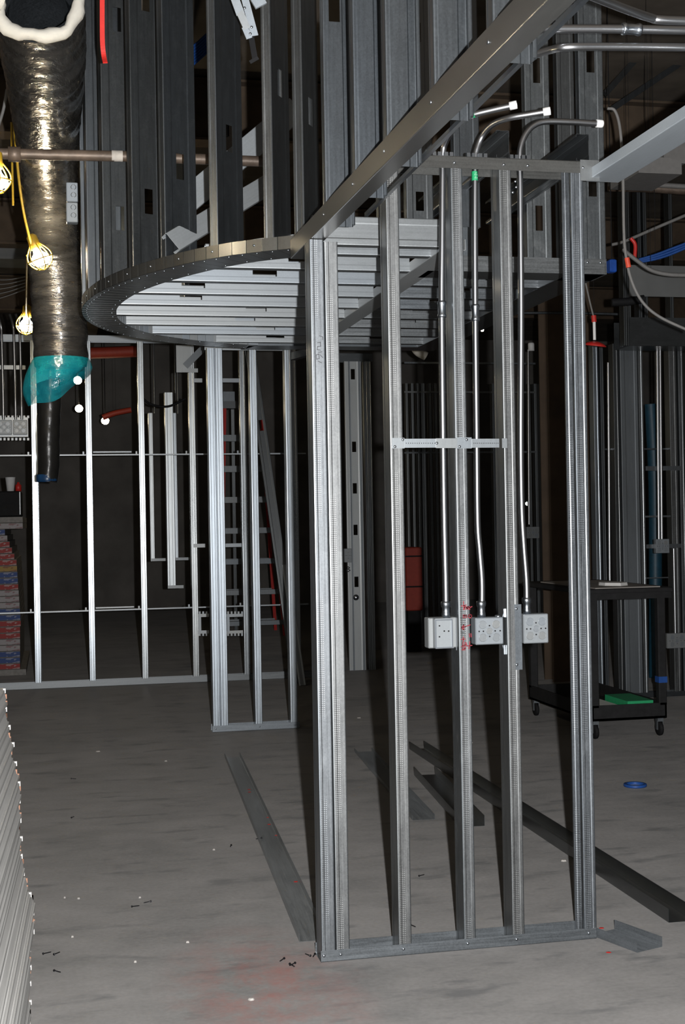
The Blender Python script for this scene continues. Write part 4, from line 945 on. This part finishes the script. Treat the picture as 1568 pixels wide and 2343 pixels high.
bx = thing('black_case', 'black case standing on top of the far drywall stack', 'case', (at(20, 1178, Y=YS).x, YS+0.1, zt))
p = at(50, 1178, Y=YS+0.1); q = at(-30, 1118, Y=YS+0.1); mb = MB(); mb.box((q.x, YS+0.1, zt), (p.x, YS+0.6, zt+0.25), 0, 0.012); build(mb, 'case_body', [BLACKP], bx)
mb = MB(); mb.box((p.x-0.02, YS+0.092, zt+0.02), (p.x-0.012, YS+0.1, zt+0.24)); build(mb, 'corner_strip', [GDARK], bx)
cz = zt+0.25; p = at(24, 1116, Y=YS+0.2); mb = MB(); mb.lathe([(0.0, 0), (0.034, 0), (0.049, 0.135), (0.052, 0.137), (0.047, 0.135), (0.033, 0.006), (0, 0.006)], 20)
tag(build(mb, 'paper_cup', [WHITE], None, Matrix.Translation((p.x, YS+0.2, cz))), 'white cup on the black case at far left', 'cup')
p = at(42, 1112, Y=YS+0.25); mb = MB(); mb.lathe([(0, 0), (0.03, 0), (0.03, 0.06), (0.012, 0.075), (0.012, 0.09), (0, 0.09)], 14)
tag(build(mb, 'red_bottle', [REDP], None, Matrix.Translation((p.x, YS+0.25, cz))), 'small red bottle beside the white cup', 'bottle')
#PART4
# ================================================================== CART
BLKP = plain('worn_black_cart', (0.014, 0.014, 0.015), 0.6, 0.0, 0.35, spec=0.3); PAPER = plain('white_paper', (0.75, 0.74, 0.72), 0.8, 0, 0.05)
ct = thing('tool_cart', 'black tool cart on casters behind the right post', 'cart', (3.62, 8.75, 0))
X0, X1, YA, YB = 3.38, 3.90, 8.22, 9.40
def bxp(name, lo, hi, mat, bev=0, parent=ct):
    mb = MB(); mb.box(lo, hi, 0, bev); return build(mb, name, [mat], parent)
bxp('table_top', (X0-0.03, YA-0.03, 0.94), (X1+0.05, YB+0.03, 0.975), BLKP, 0.006)
bxp('top_rim', (X0-0.03, YA-0.035, 0.905), (X1+0.03, YA-0.025, 0.945), BLKP)
for x in (X0, X1-0.05):
    for y in (YA, YB-0.05): bxp('leg', (x, y, 0.2), (x+0.055, y+0.055, 0.94), BLKP, 0.006)
bxp('shelf', (X0, YA, 0.12), (X1, YB, 0.135), BLKP)
for lo, hi in (((X0, YA, 0.12), (X1, YA+0.012, 0.22)), ((X0, YB-0.012, 0.12), (X1, YB, 0.22)), ((X0, YA, 0.12), (X0+0.012, YB, 0.22)), ((X1-0.012, YA, 0.12), (X1, YB, 0.22))): bxp('shelf_lip', lo, hi, BLKP)
for x in (X0+0.035, X1-0.035):
    for y in (YA+0.04, YB-0.04):
        w_ = thing if False else None
        mb = MB(); mb.lathe([(0.0, -0.014), (0.03, -0.014), (0.046, -0.010), (0.048, 0.0), (0.046, 0.010), (0.03, 0.014), (0.0, 0.014)], 18, c=(x, y, 0.048), ax=VX); cw = build(mb, 'caster_wheel', [BLACKP], ct)
        mb = MB(); mb.box((x-0.02, y-0.02, 0.095), (x+0.02, y+0.02, 0.12)); mb.box((x-0.021, y-0.014, 0.04), (x-0.017, y+0.014, 0.1)); mb.box((x+0.017, y-0.014, 0.04), (x+0.021, y+0.014, 0.1)); build(mb, 'caster_fork', [GBRT], cw)
bxp('blue_tape_band', (X1-0.052, YA-0.002, 0.35), (X1+0.007, YA+0.057, 0.39), BLUEP)
def sheetpile(name, label, lo, hi, mat, cat): 
    mb = MB(); mb.box(lo, hi); return tag(build(mb, name, [mat]), label, cat)
CARD = plain('grey_cardboard', (0.30, 0.28, 0.26), 0.9, 0, 0.2, 5)
sheetpile('cardboard_sheet', 'worn grey board lying on the cart top', (X0+0.03, YA-0.02, 0.9755), (X1-0.04, YB-0.2, 0.982), CARD, 'board')
mb = MB(); c_ = at(1402, 1338, Z=0.985); ring = [(0.09*math.cos(a)*1.0, 0.14*math.sin(a), 0) for a in (0.1, 0.7, 1.5, 2.3, 3.0, 3.6, 4.7, 5.6)]
mb.add([(x, y, 0) for x, y, _ in ring]+[(x*0.96, y*0.96, 0.02) for x, y, _ in ring], [tuple(range(7, -1, -1)), tuple(range(8, 16))]+[(k, (k+1)%8, 8+(k+1)%8, 8+k) for k in range(8)])
tag(build(mb, 'folded_paper', [PAPER], None, Matrix.Translation((c_.x, c_.y, 0.983))), 'white folded paper lying on the cart top', 'paper')
sheetpile('paper_pile', 'white papers on the lower shelf of the cart', (X0+0.02, YA+0.03, 0.1352), (X0+0.24, YA+0.45, 0.20), PAPER, 'paper')
sheetpile('green_folder', 'green folder on the lower shelf of the cart', (X0+0.26, YA+0.03, 0.1352), (X0+0.44, YA+0.4, 0.235), GREENL, 'folder')

# ================================================================== RIGHT-HAND FRAMES AND SERVICES
rf = thing('stud_partition', 'dim stud frame standing behind the cart at the right', 'wall frame', (4.4, 10.0, 0))
YR = 10.0
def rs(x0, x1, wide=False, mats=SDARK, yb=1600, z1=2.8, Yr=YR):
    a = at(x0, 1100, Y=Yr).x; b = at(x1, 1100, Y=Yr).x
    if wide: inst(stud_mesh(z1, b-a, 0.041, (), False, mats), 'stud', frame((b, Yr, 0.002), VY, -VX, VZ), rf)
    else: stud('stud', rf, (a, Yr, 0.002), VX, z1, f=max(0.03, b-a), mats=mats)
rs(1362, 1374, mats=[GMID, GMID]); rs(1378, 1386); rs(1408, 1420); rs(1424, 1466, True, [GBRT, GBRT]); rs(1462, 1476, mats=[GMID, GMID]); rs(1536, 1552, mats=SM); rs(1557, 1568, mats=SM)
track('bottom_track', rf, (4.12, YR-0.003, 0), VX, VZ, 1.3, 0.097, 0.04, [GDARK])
for yy in (1028,): 
    p = at(1375, yy, Y=YR+0.05); q = at(1568, yy, Y=YR+0.05); mb = MB(); mb.box((p.x, p.y, p.z-0.006), (q.x+0.1, p.y+0.02, p.z+0.006)); build(mb, 'bridging_channel', [GDARK], rf)
for y0_, y1_, x0, x1 in ((1066, 1077, 1478, 1560), (1244, 1255, 1480, 1560), (1179, 1184, 1478, 1535), (1320, 1324, 1478, 1530)):
    p = at(x0, y1_, Y=YR-0.005); q = at(x1, y0_, Y=YR-0.005); mb = MB(); mb.box((p.x, p.y, p.z), (q.x, p.y+0.003, q.z)); build(mb, 'strap_bar', [GALV], rf)
knockout_box(1502, 1233, 1532, 1266, YR-0.05, 0.045, 'dim outlet box on the strap behind the cart')
knockout_box(1528, 1448, 1572, 1484, YR-0.05, 0.045, 'dim outlet box low at the right picture edge')
for x, y0_, y1_, lab in ((1396, 830, 1340, 'bluish conduit left of the wide dim stud'), (1508, 790, 1235, 'left of two thin conduits above the dim strap box'), (1515, 790, 1235, 'right of two thin conduits above the dim strap box'), (1546, 1255, 1450, 'short bright conduit above the low dim box at right')):
    cable('far_conduit', lab, 'conduit', [at(x, y1_, Y=YR-0.02), at(x-2, (y0_+y1_)/2, Y=YR-0.02), at(x-4, y0_, Y=YR-0.02)], 0.011, EMT)
bh = thing('bulkhead', 'dark boxed track header above the dim right frame', 'bulkhead', at(1500, 790, Y=9.6))
p = at(1430, 795, Y=9.8); q = at(1568, 735, Y=9.8)
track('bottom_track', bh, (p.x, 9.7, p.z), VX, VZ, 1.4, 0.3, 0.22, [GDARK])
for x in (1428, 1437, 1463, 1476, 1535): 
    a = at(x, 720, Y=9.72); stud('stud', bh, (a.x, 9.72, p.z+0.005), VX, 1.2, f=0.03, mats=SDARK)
mb = MB(); mb.box((p.x, 9.69, p.z+0.38), (p.x+1.4, 9.70, p.z+0.62)); build(mb, 'duct_panel', [GRYD], bh)
# dark steel column and far thin studs behind the near frame
BCOL = plain('brown_primed_column', (0.075, 0.05, 0.032), 0.8, 0, 0.25, 5)
cl = thing('steel_column', 'dark brown column standing behind the right post', 'column', (3.9, 11.3, 0))
a = at(1258, 1100, Y=11.2).x; b = at(1296, 1100, Y=11.2).x
for lo, hi in (((a, 11.2, 0), (b+0.25, 11.215, 4.3)), ((a, 11.40, 0), (b+0.25, 11.415, 4.3)), ((a+0.16, 11.215, 0), (a+0.175, 11.40, 4.3))):
    mb = MB(); mb.box(lo, hi); build(mb, 'column_flange', [BCOL], cl)
ft = thing('stud_partition', 'row of thin distant studs seen between the second and third posts', 'wall frame', (3.6, 15.0, 0))
for x0, x1 in ((932, 937), (945, 948), (958, 963), (967, 976), (985, 988), (998, 1001), (1050, 1054), (1130, 1140), (1212, 1216), (1226, 1250)):
    a = at(x0, 1100, Y=15.0).x; b = at(x1, 1100, Y=15.0).x; stud('stud', ft, (a, 15.0, 0), VX, 3.0, f=max(0.03, b-a), mats=[GALV, GALV])
for yy in (1036, 897, 830): 
    p = at(925, yy, Y=14.98); q = at(1225, yy, Y=14.98); mb = MB(); mb.box((p.x, 14.97, p.z-0.01), (q.x, 14.98, p.z+0.01)); build(mb, 'bridging_channel', [GALV], ft)
track('bottom_track', ft, (at(925, 1400, Y=15).x, 14.99, 0), VX, VZ, 1.65, 0.097, 0.05, [GALV])
knockout_box(1206, 1205, 1236, 1232, 14.9, 0.06, 'distant dim box behind the third conduit')
ORG = plain('orange_red_paint', (0.27, 0.028, 0.014), 0.6, 0, 0.12)
oc = thing('orange_cabinet', 'orange-red cabinet far back between the second stud and first conduit', 'cabinet', at(948, 1395, Y=14.2))
a = at(931, 1398, Y=14.2); b = at(966, 1252, Y=14.2)
mb = MB(); mb.box((a.x, 14.2, a.z), (b.x, 14.6, b.z), 0, 0.01); build(mb, 'cabinet_body', [ORG], oc)
for f_ in (0.14, 0.62): 
    zz = b.z-(b.z-a.z)*f_; mb = MB(); mb.box((a.x-0.005, 14.19, zz-0.008), (b.x+0.005, 14.2, zz+0.008)); build(mb, 'dark_seam', [BLACKP], oc)
mb = MB(); mb.box((a.x+0.02, 14.22, 0), (b.x-0.02, 14.58, a.z)); build(mb, 'plinth', [BLACKP], oc)
wb = thing('far_conduit', 'thin far conduit with a white end fitting right of the third conduit', 'conduit', at(1210, 1200, Y=13.6))
mb = MB(); mb.tube([at(1211, 1200, Y=13.6), at(1210, 1000, Y=13.6), at(1209, 800, Y=13.6)], 0.011, 10); build(mb, 'pipe', [EMT], wb)
mb = MB(); mb.lathe([(0, 0.085), (0.03, 0.085), (0.034, 0.07), (0.034, 0.0), (0, 0)], 14, c=at(1216, 803, Y=13.6)); build(mb, 'white_fitting', [WHITE], wb)
# red hanging lamp guard, cables, hoses, pipes at the right
rl = thing('hanging_reflector', 'red disc-shaped hanging reflector beside the right post', 'lamp', at(1362, 790, D=8.6))
mb = MB(); mb.lathe([(0.0, 0.03), (0.02, 0.03), (0.055, 0.018), (0.072, 0.004), (0.07, 0.0), (0.0, 0.006)], 24, c=at(1362, 792, D=8.6), ax=(0.1, -0.15, 1)); build(mb, 'reflector', [REDP], rl)
mb = MB(); mb.tube([at(1361, 778, D=8.6), at(1360, 735, D=8.6)], 0.010, 8); build(mb, 'stem', [WHITE], rl)
mb = MB(); mb.tube([at(1360, 737, D=8.6), at(1359, 722, D=8.6)], 0.016, 10); build(mb, 'red_collar', [REDP], rl)
cable('lamp_cord', 'pale cord dropping to the red reflector', 'cord', [at(1340, 645, D=8.6), at(1350, 690, D=8.6), at(1358, 722, D=8.6)], 0.006, GRYCAB)
cable('grey_cable', 'grey cable looping from the ceiling down past the right post', 'cable', [at(1390, 248, D=6.6), at(1408, 254, D=6.6), at(1420, 300, D=6.6), at(1426, 400, D=6.6), at(1428, 520, D=6.6), at(1432, 580, D=6.6), at(1445, 640, D=6.6), at(1470, 690, D=6.6), at(1510, 725, D=6.6), at(1580, 758, D=6.6)], 0.0075, GRYCAB)
mb = MB(); mb.tube([at(1435, 590, D=6.58), at(1439, 612, D=6.58)], 0.0125, 10); tag(build(mb, 'tape_collar', [plain('orange_red_tape', (0.7, 0.08, 0.04), 0.5)]), 'bright red tape wrapped round the looping grey cable', 'tape')
cable('grey_hose', 'thick grey hose curving out at the right edge', 'hose', [at(1425, 570, D=8.2), at(1455, 594, D=8.2), at(1490, 618, D=8.2), at(1530, 628, D=8.2), at(1580, 630, D=8.2)], 0.013, GRYCAB)
cable('grey_pipe', 'thin grey pipe rising diagonally at the right edge', 'pipe', [at(1400, 560, D=9), at(1430, 552, D=9), at(1500, 522, D=9), at(1580, 488, D=9)], 0.011, GRYCAB)
for i in range(3):
    cable('blue_cable', ('uppermost', 'middle', 'lowest')[i]+' of three blue cables sweeping to the right edge', 'cable', [at(1462, 594+i*3, D=8.5), at(1500, 583+i*5, D=8.5), at(1535, 570+i*6, D=8.5), at(1580, 553+i*5, D=8.5)], 0.008, BLUEP, 6, 'blue cables at the right edge')
cable('red_hose', 'short red hose beside the grey looping cable', 'hose', [at(1444, 545, D=8.4), at(1454, 560, D=8.4), at(1453, 590, D=8.4)], 0.012, REDP)
cable('black_hose', 'ribbed black hose above the dim right frame', 'hose', [at(1400, 692, D=9.2), at(1440, 690, D=9.2), at(1475, 684, D=9.2)], 0.028, BLACKP)
mb = MB(); p = at(1397, 622, D=8.2); q = at(1414, 592, D=8.2); mb.box((p.x, p.y, p.z), (q.x, p.y+0.06, q.z), 0, 0.006); tag(build(mb, 'blue_box', [plain('blue_plastic', (0.01, 0.07, 0.36), 0.5)]), 'small blue box beside the soffit corner at right', 'box')
cable('rusty_pipe', 'brown copper pipe running level at the right edge', 'pipe', [at(1392, 428, D=9.5), at(1480, 430, D=9.5), at(1590, 437, D=9.5)], 0.032, RUST)
cable('grey_pipe', 'pale pipe running level just above the brown one', 'pipe', [at(1392, 421, D=9.3), at(1480, 422, D=9.3), at(1590, 428, D=9.3)], 0.018, GRYCAB)
cable('grey_pipe', 'thin bright pipe level behind the near frame at soffit height', 'pipe', [at(1195, 716, Y=11.0), at(1300, 716, Y=11.0), at(1420, 719, Y=11.0)], 0.012, GALV)
dd = thing('ceiling_duct', 'large grey sheet-metal duct under the ceiling at upper right', 'duct', at(1450, 330, D=11))
a = at(1385, 345, Y=11.3); b = at(1590, 255, Y=11.3); mb = MB(); mb.box((a.x-0.1, 11.3, a.z), (b.x+0.4, 12.1, b.z)); build(mb, 'duct_body', [GRYD], dd)
mb = MB(); m_x = at(1478, 300, Y=11.3).x; mb.box((m_x-0.012, 11.285, a.z-0.01), (m_x+0.012, 11.3, b.z+0.01)); build(mb, 'seam_flange', [GRYD], dd)
gt = thing('light_fixture', 'pale boxy fixture hanging at the right edge beneath the bright track', 'fixture', at(1540, 400, D=8))
for (x0, y0_, x1, y1_, Yd) in ((1462, 395, 1560, 362, 7.2), (1520, 372, 1568, 310, 7.3)):
    a = at(x0, y0_, Y=Yd); b = at(x1, y1_, Y=Yd); mb = MB(); mb.box((a.x, Yd, a.z), (b.x, Yd+0.4, b.z)); build(mb, 'fixture_part', [GRYCAB], gt)
for (x0, y0_), (x1, y1_), lab in (((1385, 215), (1500, 85), 'dark diagonal ceiling strut, the nearer of two upper right'), ((1400, 250), (1580, 130), 'dark diagonal ceiling strut, the lower of two upper right')):
    mb = MB(); mb.bar(at(x0, y0_, Y=8.8), at(x1, y1_, Y=8.8), 0.04, 0.04, VY); tag(build(mb, 'ceiling_strut', [GDARK]), lab, 'strut')
# dim services far left
for (y0_, y1_, x1, Yd, lab) in ((492, 442, 58, 14.5, 'pale ceiling duct behind the lamp cord at left, upper one'), (585, 552, 66, 15.5, 'pale ceiling duct behind the lamp cord at left, lower one')):
    a = at(-60, y0_, Y=Yd); b = at(x1, y1_, Y=Yd); mb = MB(); mb.box((a.x-1, Yd, a.z), (b.x, Yd+0.5, b.z)); mb2 = MB(); mb2.box((a.x-1, Yd-0.02, a.z-0.03), (b.x+0.02, Yd+0.52, a.z))
    t = thing('ceiling_duct', lab, 'duct', tuple((a+b)/2)); build(mb, 'duct_body', [GRYD], t); build(mb2, 'duct_flange', [GRYD], t)
for i in range(5):
    cable('ceiling_wire', ('uppermost', 'second', 'third', 'fourth', 'lowest')[i]+' of five thin wires slung below the ducts at far left', 'wire', [at(-20, 640+i*12, Y=13.5), at(20, 640+i*9, Y=13.5), at(62, 632+i*7, Y=13.5)], 0.006, GRYCAB, 5, 'wires slung at far left')
cable('red_pipe', 'red-orange pipe under the ceiling behind the far frame top', 'pipe', [at(195, 808, Y=16.5), at(260, 806, Y=16.5), at(325, 803, Y=16.5)], 0.07, ORG)
cable('red_pipe', 'short red-orange pipe lower down behind the far frame', 'pipe', [at(235, 955, Y=16.5), at(265, 945, Y=16.5), at(300, 938, Y=16.5)], 0.035, ORG)
cable('slack_cable', 'slack dark cable drooping behind the far frame', 'cable', [at(320, 905, Y=13.6), at(345, 925, Y=13.6), at(385, 930, Y=13.6), at(425, 912, Y=13.6)], 0.012, BLACKP)
mb = MB(); mb.tube(smooth([at(945, 783, Y=11.6), at(955, 803, Y=11.6), at(975, 815, Y=11.6)], 5), 0.04, 12); tag(build(mb, 'pale_pipe_bend', [WOOL]), 'pale wrapped pipe bend behind the second stud', 'pipe')
cable('blue_sheet_roll', 'tall blue wrapped roll standing behind the dim right frame', 'roll', [at(1500, 1572, Y=11.2), at(1500, 1200, Y=11.2), at(1497, 1060, Y=11.2), at(1490, 925, Y=11.2)], 0.06, plain('blue_wrap', (0.008, 0.05, 0.085), 0.5), 6)
def hang(o, p):
    p = Vector(p); mb = MB(); mb.tube([p, Vector((p.x, p.y, 4.6))], 0.0012, 5); build(mb, 'hanger_wire', [BLACKP], o)
OB = bpy.data.objects
for nm, p in (('red_pipe', at(260, 806, Y=16.5)), ('red_pipe.001', at(265, 945, Y=16.5)), ('grey_pipe.002', at(1300, 716, Y=11.0)), ('grey_pipe.001', at(1480, 422, D=9.3)), ('grey_pipe', at(1500, 522, D=9)), ('rusty_pipe.001', at(1480, 430, D=9.5)),
              ('hanging_reflector', at(1360, 726, D=8.6)), ('flexible_duct.001', dp2[0]), ('black_hose', at(1440, 690, D=9.2)), ('pale_pipe_bend', at(955, 803, Y=11.6)), ('red_hose', at(1444, 545, D=8.4)), ('blue_cable.007', at(1500, 583, D=8.5)), ('blue_cable.006', at(440, 150, D=7.8)), ('grey_hose', at(1490, 618, D=8.2))):
    if nm in OB: hang(OB[nm], p)
    else: print('no', nm)
p = at(1405, 592, D=8.2); mb = MB(); mb.tube([Vector((p.x, p.y+0.03, p.z)), Vector((p.x, p.y+0.03, 4.6))], 0.003, 6); build(mb, 'hanger_wire', [BLACKP], OB['blue_box'])
# name the small look-alikes by their order across the floor, as the viewer sees them
for grp, lab in (('screws at the corner post foot', '%s dark screw from the left beside the corner post foot'), ('screws near the drywall stack', '%s dark screw from the left on the floor near the drywall stack'),
                 ('screws near the left floor track', '%s dark screw from the left between the drywall stack and the loose track'), ('screws inside the near frame', '%s dark screw from the left on the floor behind the near frame'),
                 ('plaster chips on the floor', '%s pale plaster chip from the left on the concrete floor'), ('red dabs on the left floor track', '%s red paint dab from the left on the loose floor track'),
                 ('red dabs by the frame foot', '%s red paint dab from the left at the right foot of the frame')):
    L = [o for o in COL.objects if o.get('group') == grp]
    L.sort(key=lambda o: (WM[o].translation-EYE).dot(RGT)/(WM[o].translation-EYE).dot(FWD))
    for i, o in enumerate(L): o['label'] = lab % (ORD(i+1) if i else 'first')
